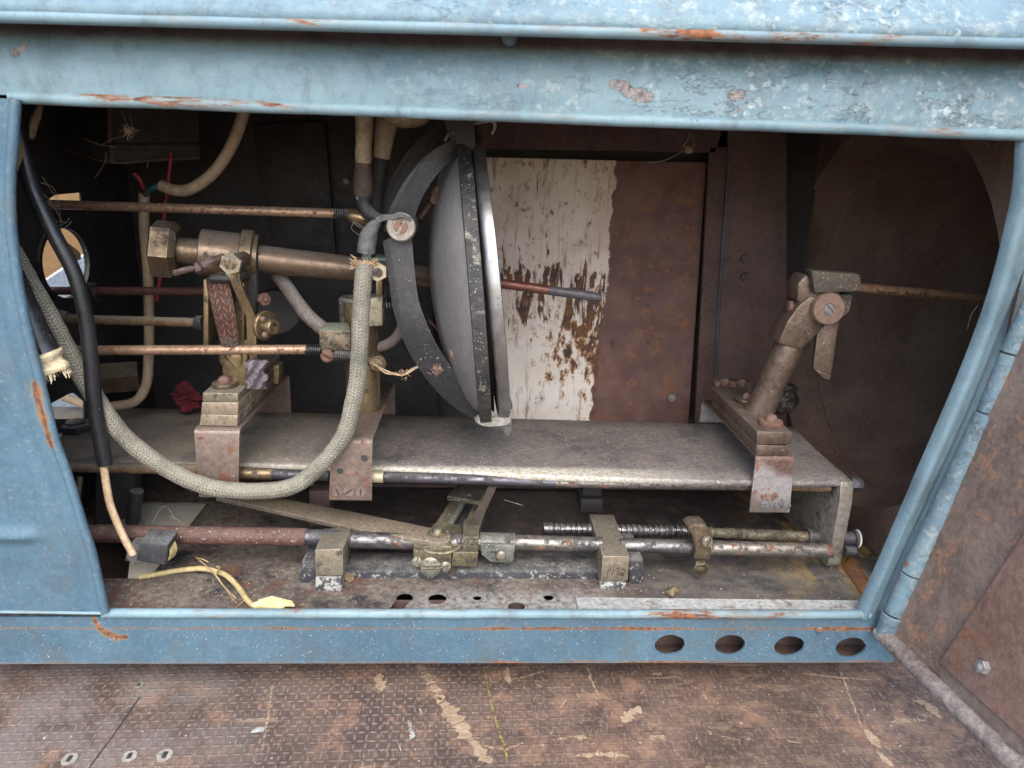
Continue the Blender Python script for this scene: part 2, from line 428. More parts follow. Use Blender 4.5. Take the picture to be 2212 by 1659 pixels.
M['black_paint'] = weathered('black_painted_steel', (.015,.015,.017), (.026,.026,.029), .5, dust=.75, dlo=.22, dustc=(.20,.185,.17), specks=.45, speckc=(.42,.41,.38), sscale=260, rust=.05, bump=.35, edge=0.25)
M['ring_black'] = weathered('black_ring_paint', (.020,.020,.021), (.045,.043,.040), .6, specks=.62, speckc=(.42,.41,.35), sscale=420, rust=.36, rustc=((.27,.26,.22),(.10,.098,.09)), rscale=38, bump=.6)
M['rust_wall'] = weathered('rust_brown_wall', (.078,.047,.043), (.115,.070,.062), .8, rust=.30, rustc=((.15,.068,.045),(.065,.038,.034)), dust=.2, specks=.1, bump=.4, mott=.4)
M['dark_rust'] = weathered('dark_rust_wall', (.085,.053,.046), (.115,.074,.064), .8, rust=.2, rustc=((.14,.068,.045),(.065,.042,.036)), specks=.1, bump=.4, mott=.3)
M['nose'] = weathered('dusty_brown_nose', (.115,.072,.058), (.165,.112,.085), .8, rust=.3, rustc=((.20,.10,.055),(.11,.066,.05)), specks=.4, bump=.3, rscale=18, st=(1,1,.4), mott=.25)
def pan_mat():
    n, col, rg, met, nm = weathered('dirty_floor_pan', (.105,.086,.070), (.18,.150,.122), .85, rust=.42, rustc=((.155,.072,.050),(.075,.048,.038)), rscale=22, grime=.36, grimec=(.018,.019,.022), specks=.45, speckc=(.34,.32,.28), bump=.6, gscale=16, mott=.9, fin=False)
    p = n.sep(n.pos)
    right = n.mul(n.ss(n.add(p[0], n.mul(n.noise(14, 5, .65, off=3), .16)), .20, .30), .8)
    col = n.mix(right, col, n.mix(n.ss(n.noise(50, 8, .72, st=(.6,1,1), off=13), .36, .66), (.040,.040,.044), (.155,.135,.105)))
    pale = n.mul(n.mul(n.ss(n.add(p[0], n.mul(n.noise(20, 4, .6, off=8), .1)), -.06, .03), n.ss(p[0], .17, .12)), n.ss(p[1], .06, .03))
    col = n.mix(n.mul(pale, n.ss(n.noise(160, 7, .74, off=6), .36, .60)), col, (.30,.30,.28))
    back_dark = n.mul(n.mul(n.ss(n.add(p[1], n.mul(n.noise(22, 6, .7, off=33), .12)), .13, .21), n.ss(p[0], -.28, -.12)), .85)  # pan darker towards the back
    col = n.mix(back_dark, col, n.mix(n.ss(n.noise(60, 8, .74, off=34), .42, .70), (.016,.016,.019), (.085,.065,.055))); rg = .5
    om = n.mul(n.ss(p[0], .33, .42), n.ss(n.noise(26, 7, .7, st=(1,.6,1), off=23), .47, .60))
    col = n.mix(n.mul(om, .85), col, n.mix(n.noise(200, 5, .7), (.30,.155,.035), (.24,.19,.085)))
    return n.fin(col, n.fmix(back_dark, .85, .5), 0.0, nm, .4)
M['pan'] = pan_mat()
M['pan_back'] = M['pan']
M['plate'] = None
M['bracket'] = weathered('rusty_bracket_steel', (.175,.125,.105), (.245,.185,.155), .42, metal=.45, rust=.40, rustc=((.17,.070,.032),(.095,.042,.030)), rscale=45, dust=.55, dlo=.3, dustc=(.15,.12,.095), specks=.3, bump=.25, mott=.5, edge=.5)
def hot_mat():
    n, col, rg, met, nm = weathered('heat_stained_bracket', (.25,.245,.255), (.32,.295,.275), .45, metal=.3, rust=.40, rustc=((.24,.12,.07),(.10,.05,.038)), rscale=40, specks=.2, bump=.25, mott=.35, edge=.5, fin=False)
    p = n.sep(n.pos); zt = P(1670,1016,.092).z; zb = P(1670,1088,.092).z
    e = n.add(p[2], n.add(n.mul(n.add(n.noise(60, 7, .72, st=(1,1,.5), off=2), -.5), .028), n.mul(n.add(p[0], -P(1670,1016,.092).x), .45)))
    col = n.mix(n.mul(n.ss(e, zt-.006, zt+.006), .92), col, n.mix(n.ss(n.noise(120, 7, .72), .36, .64), (.055,.032,.026), (.165,.095,.07)))
    col = n.mix(n.mul(n.ss(e, zb+.008, zb-.004), .7), col, n.mix(n.noise(160, 6, .72), (.035,.035,.04), (.22,.15,.10)))
    return n.fin(col, .5, .2, nm, .4)
M['bracket_hot'] = hot_mat()
M['brass'] = weathered('tarnished_brass', (.20,.140,.075), (.29,.215,.12), .36, metal=.8, grime=.40, dust=.35, dlo=.3, dustc=(.18,.155,.115), specks=.25, bump=.22, green=.05, st=(1,1,.5), mott=.5, edge=.4)
M['brass_dark'] = weathered('dull_bronze', (.125,.088,.055), (.19,.14,.088), .40, metal=.75, grime=.40, dust=.5, dlo=.35, dustc=(.15,.125,.095), specks=.3, bump=.28, green=.10, mott=.5, edge=.5)
M['brass_light'] = weathered('pale_brass', (.40,.345,.225), (.50,.44,.31), .5, metal=.3, grime=.35, specks=.15, bump=.25, mott=.4)
M['brass_tube'] = weathered('bronze_tube', (.13,.088,.066), (.20,.142,.096), .36, metal=.7, grime=.26, dust=.75, dlo=.42, dustc=(.165,.135,.11), specks=.35, bump=.15, var=9, mott=.35)
M['bronze_block'] = weathered('dusty_bronze_block', (.225,.185,.13), (.30,.26,.19), .42, metal=.5, grime=.36, dust=.75, dlo=.3, dustc=(.165,.145,.11), specks=.5, bump=.3, green=.03, mott=.5, edge=.9)
M['wedge'] = weathered('filed_bronze_wedge', (.26,.205,.145), (.34,.28,.20), .45, metal=.45, grime=.36, dust=.6, dlo=.3, dustc=(.18,.16,.12), specks=.4, bump=.4, st=(5,1,1), green=.08, mott=.5, edge=.6)
M['oily'] = weathered('oily_bronze', (.18,.145,.082), (.27,.225,.135), .30, metal=.65, grime=.58, dust=.5, dlo=.3, dustc=(.13,.12,.085), specks=.5, bump=.45, green=.36, edge=.7)
M['steel'] = weathered('oily_steel', (.14,.135,.14), (.23,.22,.22), .30, metal=.9, grime=.52, rust=.22, rscale=45, dust=.45, dlo=.6, dustc=(.13,.118,.10), specks=.15, bump=.18, st=(.4,3,3))
M['steel_blue'] = weathered('blued_steel', (.060,.058,.078), (.13,.125,.145), .35, metal=.75, grime=.5, rust=.12, dust=.5, dlo=.4, dustc=(.14,.13,.115), specks=.25, bump=.18, st=(.4,3,3))
M['steel_pale'] = weathered('pale_zinc_steel', (.20,.188,.168), (.30,.28,.245), .34, metal=.85, grime=.50, rust=.42, rscale=45, rustc=((.18,.085,.05),(.10,.046,.038)), dust=.3, dlo=.7, dustc=(.17,.15,.125), specks=.1, bump=.3, st=(.4,2,2), edge=.3)
M['galv'] = weathered('green_grey_zinc', (.16,.165,.14), (.23,.235,.20), .42, metal=.5, grime=.46, dust=.6, dlo=.4, dustc=(.17,.16,.13), specks=.6, bump=.35, green=.18, edge=.5)
M['maroon_rod'] = weathered('maroon_rust_rod', (.080,.036,.030), (.12,.055,.045), .6, metal=.15, rust=.2, dust=.6, dustc=(.19,.13,.105), specks=.55, bump=.25)
M['copper_rod'] = weathered('speckled_copper_rod', (.30,.185,.115), (.41,.27,.18), .38, metal=.6, rust=.50, rustc=((.13,.052,.038),(.055,.026,.022)), rscale=170, dust=.4, dlo=.5, dustc=(.19,.16,.12), specks=.2, bump=.3, grime=.15, mott=.4)
M['brown_rod'] = weathered('brown_rod', (.14,.092,.052), (.22,.155,.095), .5, metal=.3, rust=.50, rustc=((.12,.055,.032),(.06,.032,.024)), rscale=110, dust=.85, dlo=.3, dustc=(.23,.205,.155), bump=.35)
M['dark_rod'] = weathered('dark_maroon_rod', (.058,.025,.020), (.085,.036,.028), .5, rust=.1, dust=.3, dustc=(.14,.09,.07), specks=.15)
M['screw_rust'] = weathered('rusty_screw', (.135,.072,.055), (.20,.11,.085), .7, metal=.15, rust=.4, rscale=90, dust=.3, specks=.25, bump=.5)
M['screw_brass'] = weathered('greasy_screw', (.19,.17,.125), (.27,.245,.185), .36, metal=.55, grime=.45, specks=.2, bump=.3, green=.12, edge=.6)
M['black_rubber'] = weathered('black_rubber_cable', (.010,.011,.013), (.018,.019,.023), .36, dust=.10, dustc=(.10,.10,.10), specks=.25, speckc=(.22,.22,.22), bump=.15, spec=.5, mott=.2, pits=0)
M['tape'] = weathered('black_tape', (.012,.013,.016), (.022,.023,.027), .25, dust=.2, specks=.15, bump=.1, spec=.6)
M['beige_cable'] = weathered('aged_beige_cable', (.29,.205,.135), (.37,.275,.19), .55, grime=.2, grimec=(.11,.06,.04), dust=.3, specks=.3, speckc=(.08,.06,.05), bump=.2, st=(1,1,.4), mott=.35)
M['cream_wrap'] = weathered('cream_cloth_wrap', (.34,.265,.185), (.44,.35,.255), .85, grime=.34, gscale=45, grimec=(.13,.085,.068), bump=.9, bscale=150, mott=.4)
M['brown_wrap'] = weathered('brown_tarry_wrap', (.060,.038,.031), (.115,.075,.060), .7, grime=.35, dust=.45, dustc=(.20,.15,.12), bump=.8, bscale=140, specks=.2)
M['yellow_wire'] = weathered('yellowed_wire', (.46,.36,.16), (.56,.46,.24), .55, specks=.3, speckc=(.12,.10,.07), bump=.15)
M['peach_wire'] = weathered('peach_wire', (.62,.42,.25), (.72,.52,.33), .5, specks=.05, bump=.1)
M['red_wire'] = simple('red_wire', (.28,.022,.032), .5)
M['red_cloth'] = simple('red_cloth', (.10,.007,.015), .9, bump=.8)
M['teal'] = simple('teal_tape', (.02,.075,.085), .5)
M['fluff'] = weathered('mauve_lint', (.145,.122,.138), (.215,.185,.205), .95, bump=1.0, bscale=180)
M['fray'] = weathered('frayed_tan', (.48,.32,.19), (.60,.44,.28), .95, bump=1.0, bscale=250)
M['cocoon'] = weathered('dusty_cocoon', (.17,.095,.07), (.30,.19,.145), .95, bump=1.2, bscale=220)
M['cream_fibre'] = weathered('cream_fibre', (.58,.46,.28), (.68,.57,.38), .95, bump=1.0, bscale=200)
M['grass'] = simple('dry_grass', (.42,.30,.16), .8)
M['web'] = simple('web_thread', (.34,.30,.25), .9)
M['leaf'] = weathered('dry_leaf', (.13,.088,.045), (.22,.16,.088), .8, bump=.4)
M['hair'] = simple('string_grey', (.36,.33,.27), .9)
M['foam'] = weathered('yellow_foam', (.62,.50,.20), (.78,.70,.45), .8, bump=.8)
M['card'] = weathered('beige_card', (.66,.61,.50), (.74,.70,.59), .9, specks=.15, bump=.2, mott=.15, pits=.2)
M['white_card'] = simple('white_panel', (.72,.74,.72), .7, var=.08)
M['ply'] = weathered('orange_plywood', (.56,.27,.085), (.66,.35,.12), .6, st=(1,1,7), bump=.1)
M['glass_back'] = weathered('smoky_mirror_back', (.165,.158,.158), (.215,.206,.206), .36, metal=.05, dust=.6, dlo=.0, dustc=(.22,.21,.20), specks=.4, speckc=(.42,.42,.40), sscale=260, bump=.08, var=6, mott=.25, pits=.15)
M['chrome'] = weathered('dull_chrome', (.29,.285,.285), (.38,.37,.37), .38, metal=.9, grime=.22, specks=.15, bump=.06, var=8, st=(1,1,.4), mott=.2, pits=.15)
M['alu_clip'] = weathered('pale_alloy_clip', (.55,.53,.47), (.66,.63,.57), .42, metal=.5, grime=.1, dust=.2, bump=.2)
M['porcelain'] = weathered('cream_insulator', (.45,.33,.22), (.55,.42,.30), .45, grime=.12, grimec=(.18,.10,.07), bump=.1)
M['lug'] = weathered('grey_lug', (.13,.127,.127), (.19,.185,.18), .6, metal=.3, grime=.28, dust=.7, dustc=(.22,.21,.195), specks=.35, bump=.35, edge=0.4)
M['cream_knob'] = weathered('cream_washer', (.34,.30,.245), (.44,.385,.315), .6, grime=.35, specks=.1, bump=.35)
M['copper'] = weathered('copper_stub', (.25,.135,.095), (.34,.19,.135), .55, metal=.3, green=.15, grime=.2, bump=.3)
M['carbon_cu'] = weathered('coppered_carbon', (.125,.048,.036), (.175,.070,.050), .42, metal=.4, grime=.2, specks=.1, bump=.1, st=(.4,2,2))
M['carbon'] = weathered('carbon_tip', (.060,.052,.060), (.095,.085,.095), .5, metal=.2, bump=.1)
M['pos_carbon'] = weathered('brown_carbon', (.21,.115,.068), (.27,.155,.09), .6, metal=.2, bump=.1)
M['ink'] = simple('ink', (.012,.010,.010), .8)
M['arm'] = weathered('heat_browned_casting', (.115,.080,.060), (.175,.128,.098), .40, metal=.55, grime=.30, dust=.45, dlo=.35, dustc=(.14,.115,.095), rust=.18, specks=.35, bump=.5, mott=.55, edge=.5)
M['jaw'] = weathered('lichen_dusted_jaw', (.060,.047,.040), (.095,.077,.064), .7, dust=.7, dustc=(.13,.115,.08), specks=.7, speckc=(.36,.32,.15), bump=.7, edge=0.3)
M['foot'] = weathered('flaking_foot', (.035,.036,.040), (.07,.07,.075), .7, specks=.3, dust=.7, dustc=(.24,.22,.19), rust=.62, rustc=((.46,.46,.42),(.32,.32,.29)), rscale=130, bump=.6)
M['base'] = weathered('corroded_base_casting', (.026,.027,.032), (.048,.048,.055), .6, dust=.55, dustc=(.20,.19,.175), rust=.42, rustc=((.36,.36,.33),(.16,.16,.15)), rscale=130, specks=.4, bump=.6)
M['felt'] = weathered('brown_felt_strip', (.030,.021,.015), (.052,.038,.028), .95, bump=1.2, bscale=260, specks=.3, speckc=(.16,.13,.09))
M['grey_hose'] = weathered('dusty_grey_hose', (.115,.088,.078), (.185,.155,.14), .9, dust=.85, dustc=(.26,.24,.22), specks=.6, bump=.8)
M['white_paint'] = weathered('chipped_white_paint', (.58,.55,.48), (.70,.66,.58), .6, grime=.15, bump=.4)
M['white_strip'] = weathered('whitish_zinc_strip', (.42,.44,.43), (.54,.56,.54), .6, metal=.1, grime=.3, grimec=(.16,.12,.10), rust=.1, specks=.4, speckc=(.2,.18,.16), bump=.4)
M['lever_rust'] = weathered('lumpy_rusty_lever', (.060,.036,.032), (.105,.068,.060), .5, rust=.3, dust=.3, specks=.2, bump=.7, bscale=160)
M['door_rough'] = weathered('rough_rusty_door', (.145,.104,.084), (.225,.175,.145), .85, rust=.46, rustc=((.32,.175,.11),(.18,.11,.08)), rscale=40, specks=.4, speckc=(.40,.34,.29), sscale=330, bump=1.0, bscale=130, mott=.45, pits=.2)
M['door_edge'] = weathered('scuffed_door_edge', (.16,.125,.11), (.29,.255,.235), .8, rust=.34, rustc=((.21,.12,.09),(.11,.075,.062)), rscale=60, specks=.4, bump=.8, bscale=170, mott=.8)
M['door_plate'] = weathered('rusty_pink_plate', (.25,.142,.108), (.31,.198,.158), .75, rust=.42, rustc=((.36,.17,.085),(.21,.11,.08)), rscale=34, specks=.3, bump=.5, mott=.5)
M['zinc_bolt'] = simple('zinc_bolt', (.32,.32,.31), .5, .4)
M['tie'] = M['alu_clip']
M['yoke_lower'] = weathered('dust_coated_yoke_bar', (.018,.018,.021), (.030,.030,.034), .55, dust=1.0, dlo=.06, dustc=(.22,.205,.195), specks=.4, speckc=(.42,.41,.39), sscale=380, bump=.4, edge=.2)
M['plate_bronze'] = weathered('grey_bronze_plate', (.20,.178,.145), (.28,.255,.21), .42, metal=.45, grime=.40, gscale=45, dust=.5, dlo=.4, dustc=(.16,.145,.115), specks=.35, bump=.3, edge=.7)
M['yoke_bar'] = weathered('dusty_yoke_bar', (.017,.017,.0195), (.030,.030,.034), .5, dust=1.0, dlo=.06, dustc=(.20,.19,.185), specks=.35, speckc=(.40,.39,.37), sscale=420, bump=.35)

def braid_mat(name, c1, c2, dark, ku, kv, amp=.9, dust=0.0, dustc=(.40,.39,.31)):
    n = N(name); u, v, _ = n.sep(n.uv())
    uu = n.mul(u, ku)
    zig = n.math('PINGPONG', uu, 0.5)                          # 0..0.5
    ph = n.add(n.add(n.mul(v, kv), n.mul(zig, 2.0)), n.mul(n.noise(120, 4, .65, off=31), 1.6))
    s = n.math('SINE', n.mul(ph, 6.28318))
    edge = n.ss(n.math('ABSOLUTE', n.add(zig, -.25)), .25, .16)
    hgt = n.mul(n.ss(s, -.8, .7), edge)
    col = n.mix(n.ss(n.noise(35, 5, .6), .35, .65), c1, c2)
    col = n.mix(n.mul(n.ss(hgt, .45, .0), .75), col, dark)
    if dust:
        dm = n.mul(n.ss(n.sep(n.nor)[2], -.35, .7), n.ss(n.noise(60, 7, .7), .6-.35*dust, .8-.35*dust))
        col = n.mix(n.mul(dm, .9), col, n.mix(n.noise(600, 3, .7), dustc, tuple(x*.6 for x in dustc)))
        hgt = n.fmix(n.mul(dm, .6), hgt, .6)
    col = n.mix(n.mul(n.ss(n.noise(26, 6, .7, off=61), .50, .66), .55), col, (.085,.088,.075))
    nm = n.bump(hgt, amp, .0016); nm = n.bump(n.noise(500, 4, .7), .35, .0008, nm)
    return n.fin(col, .8, 0.0, nm, .3)
M['hose'] = braid_mat('braided_hose', (.25,.235,.185), (.38,.355,.275), (.085,.085,.08), 7, 300, .9, .95, (.33,.31,.245))
M['braid'] = braid_mat('copper_braid', (.105,.050,.034), (.18,.092,.064), (.030,.016,.013), 6, 120, 1.0)

def plate_mat():        # grey dusty cover plate, paler front lip, brownish left end
    n, col, rg, met, nm = weathered('dusty_cover_plate', (.128,.114,.105), (.190,.172,.158), .5, metal=.3, specks=.0, mott=.18, pits=.06, bump=.14, bscale=420, fin=False)
    p = n.sep(n.pos)
    streak = n.noise(330, 4, .7, st=(.35,1,1), off=3)
    col = n.mix(n.ss(streak, .30, .72), n.mix(.45, col, (.055,.05,.05)), n.mix(.32, col, (.38,.355,.33)))
    left = n.mul(n.ss(p[0], -.10, -.30), n.ss(n.noise(30, 6, .65), .32, .62))
    col = n.mix(n.mul(left, .8), col, n.mix(n.noise(400, 4, .7), (.12,.098,.07), (.31,.275,.21)))
    dk = n.mul(n.ss(n.noise(16, 4, .6, off=17), .52, .68), .7)
    col = n.mix(dk, col, (.06,.06,.066))
    brn = n.mul(n.ss(n.noise(22, 5, .6, off=27), .55, .7), .5)
    col = n.mix(brn, col, (.16,.11,.085))
    lip = n.mul(n.ss(n.add(p[1], n.mul(n.noise(120, 5, .7), .018)), .142, .128), n.ss(p[0], .30, .10))
    col = n.mix(n.mul(lip, .85), col, n.mix(n.ss(n.noise(260, 6, .7), .42, .62), (.55,.54,.49), (.32,.27,.17)))
    sm = n.mul(n.ss(n.noise(430, 3, .6, off=19), .60, .66), n.ss(n.noise(60, 5, .7, off=2), .40, .56))
    col = n.mix(sm, col, (.46,.42,.34))
    return n.fin(col, n.fmix(n.ss(n.noise(40, 5, .7), .3, .7), .5, .72), 0.1, nm, .5)
M['plate'] = plate_mat()

def panel_mat(x0, x1, z0, z1, xs):    # lining panel: peeling cream paint left of xs, bare rusty sheet right of it
    n = N('peeling_lining'); p = n.sep(n.pos)
    brown = n.mix(n.ss(n.noise(20, 6, .62), .35, .66), (.115,.062,.055), (.17,.098,.085))
    brown = n.mix(n.ss(n.noise(75, 8, .7, off=4), .54, .63), brown, (.21,.10,.055))
    brown = n.mix(n.mul(n.ss(n.noise(45, 6, .7, off=14), .62, .70), .8), brown, (.03,.022,.022))
    cream = n.mix(n.ss(n.noise(12, 5, .6, off=5), .35, .65), (.60,.49,.425), (.72,.645,.585))
    low = n.ss(p[2], z1-.12, z0+.02)
    cream = n.mix(n.mul(low, .7), cream, (.80,.77,.71))
    spots = n.mul(n.ss(n.noise(64, 8, .74, off=6), .555, .69), .9)
    streaks = n.mul(n.ss(n.noise(130, 8, .74, st=(1,1,.12), off=8), .53, .68), .85)
    cream = n.mix(n.math('MAXIMUM', spots, streaks), cream, n.mix(n.noise(300, 4), (.30,.15,.05), (.12,.06,.03)))
    # flakes: long vertical tears near the middle, small losses lower down
    f1 = n.noise(75, 8, .66, st=(1,1,.20), off=9, dist=.35)
    mid = n.mul(n.ss(p[2], .27, .33), n.ss(p[2], .415, .375))
    f2 = n.noise(85, 8, .7, st=(1,1,.55), off=19)
    midlow = n.mul(n.ss(p[2], .20, .25), n.ss(p[2], .35, .30))
    rightish = n.ss(p[0], .08, .15)
    top = n.mul(n.ss(p[2], z1-.045, z1), .75)
    g = n.math('MAXIMUM', n.ss(n.add(f1, n.mul(mid, .145)), .635, .645), n.ss(n.add(f2, n.mul(n.mul(midlow, rightish), .15)), .655, .68))
    g = n.math('MAXIMUM', g, n.mul(n.ss(n.noise(60, 7, .7, st=(1,1,.35), off=29), .60, .66), top))
    edge = n.ss(n.add(n.add(p[0], n.mul(n.add(n.noise(38, 7, .6, st=(.01,1,1), off=2), -.5), .03)), n.mul(n.ss(p[2], .36, .28), .012)), xs+.001, xs-.001)
    keep = n.mul(edge, n.math('SUBTRACT', 1.0, g))
    halo = n.mul(n.ss(n.add(f2, n.mul(n.mul(midlow, rightish), .15)), .58, .66), .9)
    cream = n.mix(halo, cream, (.36,.17,.045))
    under = n.mix(n.ss(n.noise(70, 5, .7, off=44), .4, .65), (.070,.043,.040), (.19,.085,.035))
    bare = n.mix(n.ss(p[0], xs-.01, xs), under, brown)
    col = n.mix(keep, bare, cream)
    nm = n.bump(keep, .6, .0012); nm = n.bump(n.noise(260, 5, .65), .25, .0008, nm)
    return n.fin(col, n.fmix(keep, .75, .65), 0.0, nm, .35)

def floor_mat():        # worn film-faced plywood with a pressed wire-mesh pattern
    n = N('mesh_plywood'); p = n.sep(n.pos)
    pitch = 0.0112
    # pattern turned a little to the picture
    u = n.mul(n.add(p[0], n.mul(p[1], .03)), 1/pitch); v = n.mul(n.add(p[1], n.mul(p[0], -.03)), 1/pitch)
    def cells(du, dv, au, av):
        fu = n.add(n.math('FRACT', n.add(u, du)), -.5); fv = n.add(n.math('FRACT', n.add(v, dv)), -.5)
        d = n.math('SQRT', n.add(n.math('POWER', n.math('ABSOLUTE', n.mul(fu, au)), 2.0), n.math('POWER', n.math('ABSOLUTE', n.mul(fv, av)), 2.0)))
        return n.ss(d, 1.0, .45)
    a = cells(0, 0, 2.45, 7.2); b = cells(.5, .5, 7.6, 2.9)
    h = n.math('MAXIMUM', a, b)
    wear = n.ss(n.noise(9, 6, .65, off=3), .36, .62)
    base = n.mix(n.ss(n.noise(14, 7, .65), .36, .64), (.070,.045,.036), (.132,.087,.067))
    base = n.mix(n.mul(n.ss(n.noise(24, 7, .7, off=12), .50, .66), .8), base, (.25,.145,.09))
    hair = n.ss(n.noise(330, 5, .75, st=(1,.25,1), off=5), .50, .68)
    base = n.mix(n.mul(hair, .6), base, (.32,.235,.185))
    col = n.mix(n.mul(h, n.mul(n.fmix(wear, .65, .22), n.fmix(n.ss(n.add(p[0], n.mul(n.noise(9, 4, .6, off=55), .2)), -.02, .22), 1.0, .28))), base, n.mix(n.noise(260, 3), (.20,.19,.185), (.31,.295,.285)))
    grey = n.mul(n.ss(p[0], -.12, -.34), n.ss(n.noise(20, 6, .6, off=7), .38, .62))
    col = n.mix(n.mul(grey, .6), col, (.20,.18,.165))
    chip = n.mul(n.ss(n.noise(60, 9, .72, st=(1,.8,1), off=17), .635, .650), n.ss(p[0], -.22, .10))
    low = n.mul(n.ss(n.noise(110, 6, .6, st=(.7,1,1), off=22), .54, .58), n.mul(n.ss(n.noise(8, 3, .6, off=25), .44, .60), n.ss(n.sep(n.pos)[1], -.07, -.14)))
    cm = n.math('MAXIMUM', chip, low)
    col = n.mix(n.mul(cm, .9), col, n.mix(n.noise(200, 4), (.46,.34,.20), (.34,.22,.13)))
    fine_ = n.mul(n.ss(n.noise(70, 8, .76, st=(.35,1,1), off=57), .50, .66), n.ss(p[0], -.10, .15))
    col = n.mix(n.mul(fine_, .55), col, (.30,.20,.135))
    scr = n.ss(n.noise(45, 4, .6, st=(.10,1.2,1), off=33, dist=.3), .665, .69)
    col = n.mix(n.mul(scr, .5), col, (.36,.25,.165))
    wh = n.mul(n.ss(n.noise(150, 4, .7, off=37), .64, .69), n.ss(n.noise(13, 3, .6, off=35), .55, .66))
    col = n.mix(wh, col, (.58,.57,.56))
    nm = n.bump(n.mul(h, n.fmix(n.ss(p[0], .0, .22), 1.0, .4)), .55, .0011); nm = n.bump(n.noise(400, 5, .7), .35, .0008, nm)
    return n.fin(col, n.fmix(h, .68, .55), 0.0, nm, .4)
M['floor'] = floor_mat()
M['bare_wood'] = weathered('bare_scraped_wood', (.32,.225,.145), (.43,.32,.215), .8, st=(1,4,1), grime=.3, grimec=(.14,.08,.055), bump=.4, bscale=200)
M['yellow_paint'] = weathered('yellow_marking_paint', (.27,.21,.055), (.34,.28,.08), .6, grime=.55, gscale=220, grimec=(.10,.06,.045), bump=.3, bscale=200)
M['screw_floor'] = weathered('dirty_screw_plug', (.27,.25,.20), (.36,.34,.28), .7, grime=.3, grimec=(.10,.07,.05), bump=.4)
M['grit'] = weathered('pale_grit', (.27,.23,.165), (.42,.38,.30), .9, var=160, mott=.3, pits=0)
M['grit_white'] = weathered('pale_flakes', (.28,.29,.27), (.48,.48,.45), .7, var=160, mott=.2, pits=0)

M['rust_spot'] = weathered('orange_rust_spot', (.17,.070,.035), (.10,.045,.03), .9, rust=.4, bump=.6)
M['rust_spot_dim'] = weathered('brown_folded_edge', (.085,.052,.038), (.12,.075,.055), .85, dust=.3, bump=.5)
# ------------------------------------------------------------------ setting: the plywood floor and what shows outside the port
bm = BM(); sheet(bm, [[(-3,-2.5,0),(3,-2.5,0)],[(-3,3,0),(3,3,0)]], (0,0,-.02))
FL = obj('floor', bm, M['floor'], loc=(0,0,0)); FL['kind'] = 'structure'
def scrape(pts, wpx, m, name, z=.0005, jag=.35, n=70, breaks=0.0):   # worn patch in the floor film
    ps = smoothpts([PZ(a, b, z) for a, b in pts], max(2, n//max(1, len(pts)-1)))
    bm = BM(); L = []; R = []; N_ = len(ps)
    for i, p in enumerate(ps):
        t = (ps[min(i+1, N_-1)]-ps[max(i-1, 0)]).normalized(); s = t.cross(EZ)
        tt = i/(N_-1); w_ = wpx(tt) if callable(wpx) else wpx
        w_ = px(w_, p)*.5
        j_ = lambda o: max(.08, 1+jag*1.6*(mnoise.noise(p*160+V((o,0,0)))+.6*mnoise.noise(p*520+V((0,o,0))))); L.append(p+s*w_*j_(3)); R.append(p-s*w_*j_(11))
    for i in range(N_-1):
        if random.random() < breaks: continue
        bm.faces.new([bm.verts.new(q) for q in (L[i], L[i+1], R[i+1], R[i])])
    return obj(name, bm, m, FL)
sc_ = lambda a: (lambda t: a*math.sin(math.pi*min(max(t, .04), .97))**.6)
scrape([(905,1436),(925,1465),(940,1490),(958,1510)], 16, M['bare_wood'], 'scrape', jag=.6, breaks=.25)
scrape([(938,1502),(975,1540),(1000,1575),(1018,1605)], sc_(34), M['bare_wood'], 'scrape', jag=.55, breaks=.04)
scrape([(1020,1600),(1040,1625),(1060,1650)], sc_(26), M['bare_wood'], 'scrape', jag=.6)
scrape([(818,1455),(822,1475),(826,1492)], sc_(22), M['bare_wood'], 'scrape', jag=.6)
scrape([(1096,1440),(1098,1460),(1100,1476)], sc_(16), M['bare_wood'], 'scrape', jag=.6)
scrape([(1105,1468),(1140,1460),(1175,1450)], 4, M['bare_wood'], 'scrape', jag=.6, breaks=.2)
scrape([(1268,1440),(1280,1475),(1296,1507)], 5, M['bare_wood'], 'scrape', jag=.7, breaks=.15)
scrape([(1345,1560),(1365,1540),(1385,1528)], sc_(28), M['bare_wood'], 'scrape', jag=.7)
scrape([(1815,1450),(1840,1515),(1862,1572)], 4, M['bare_wood'], 'scrape', jag=.8, breaks=.15)
scrape([(1868,1575),(1885,1595),(1898,1615)], sc_(20), M['bare_wood'], 'scrape', jag=.5)
scrape([(1975,1515),(2000,1520),(2020,1540),(2035,1552)], sc_(20), M['bare_wood'], 'scrape', jag=.6)
scrape([(1920,1560),(1960,1556),(2000,1555)], sc_(14), M['bare_wood'], 'scrape', jag=.8, breaks=.2)
scrape([(1735,1455),(1800,1462),(1880,1468)], 4, M['bare_wood'], 'scrape', jag=.6, breaks=.1)
scrape([(1893,1618),(1910,1640),(1930,1655)], sc_(14), M['bare_wood'], 'scrape', jag=.6)
scrape([(566,1620),(580,1545),(588,1480)], 5, M['bare_wood'], 'scrape', jag=.7, breaks=.3)
scrape([(1046,1446),(1056,1495),(1068,1545),(1085,1600),(1097,1640)], lambda t: 3+4.5*t, M['yellow_paint'], 'paint_line', z=.0008, jag=.45, n=60, breaks=.06)
for pts, w_ in (([(882,1555),(890,1580),(886,1600)],9),([(858,1600),(866,1622)],8),([(880,1632),(886,1655)],12),([(905,1530),(912,1540)],10)):
    scrape(pts, sc_(w_), M['grit_white'], 'white_splash', z=.0007, jag=.9, breaks=.2)
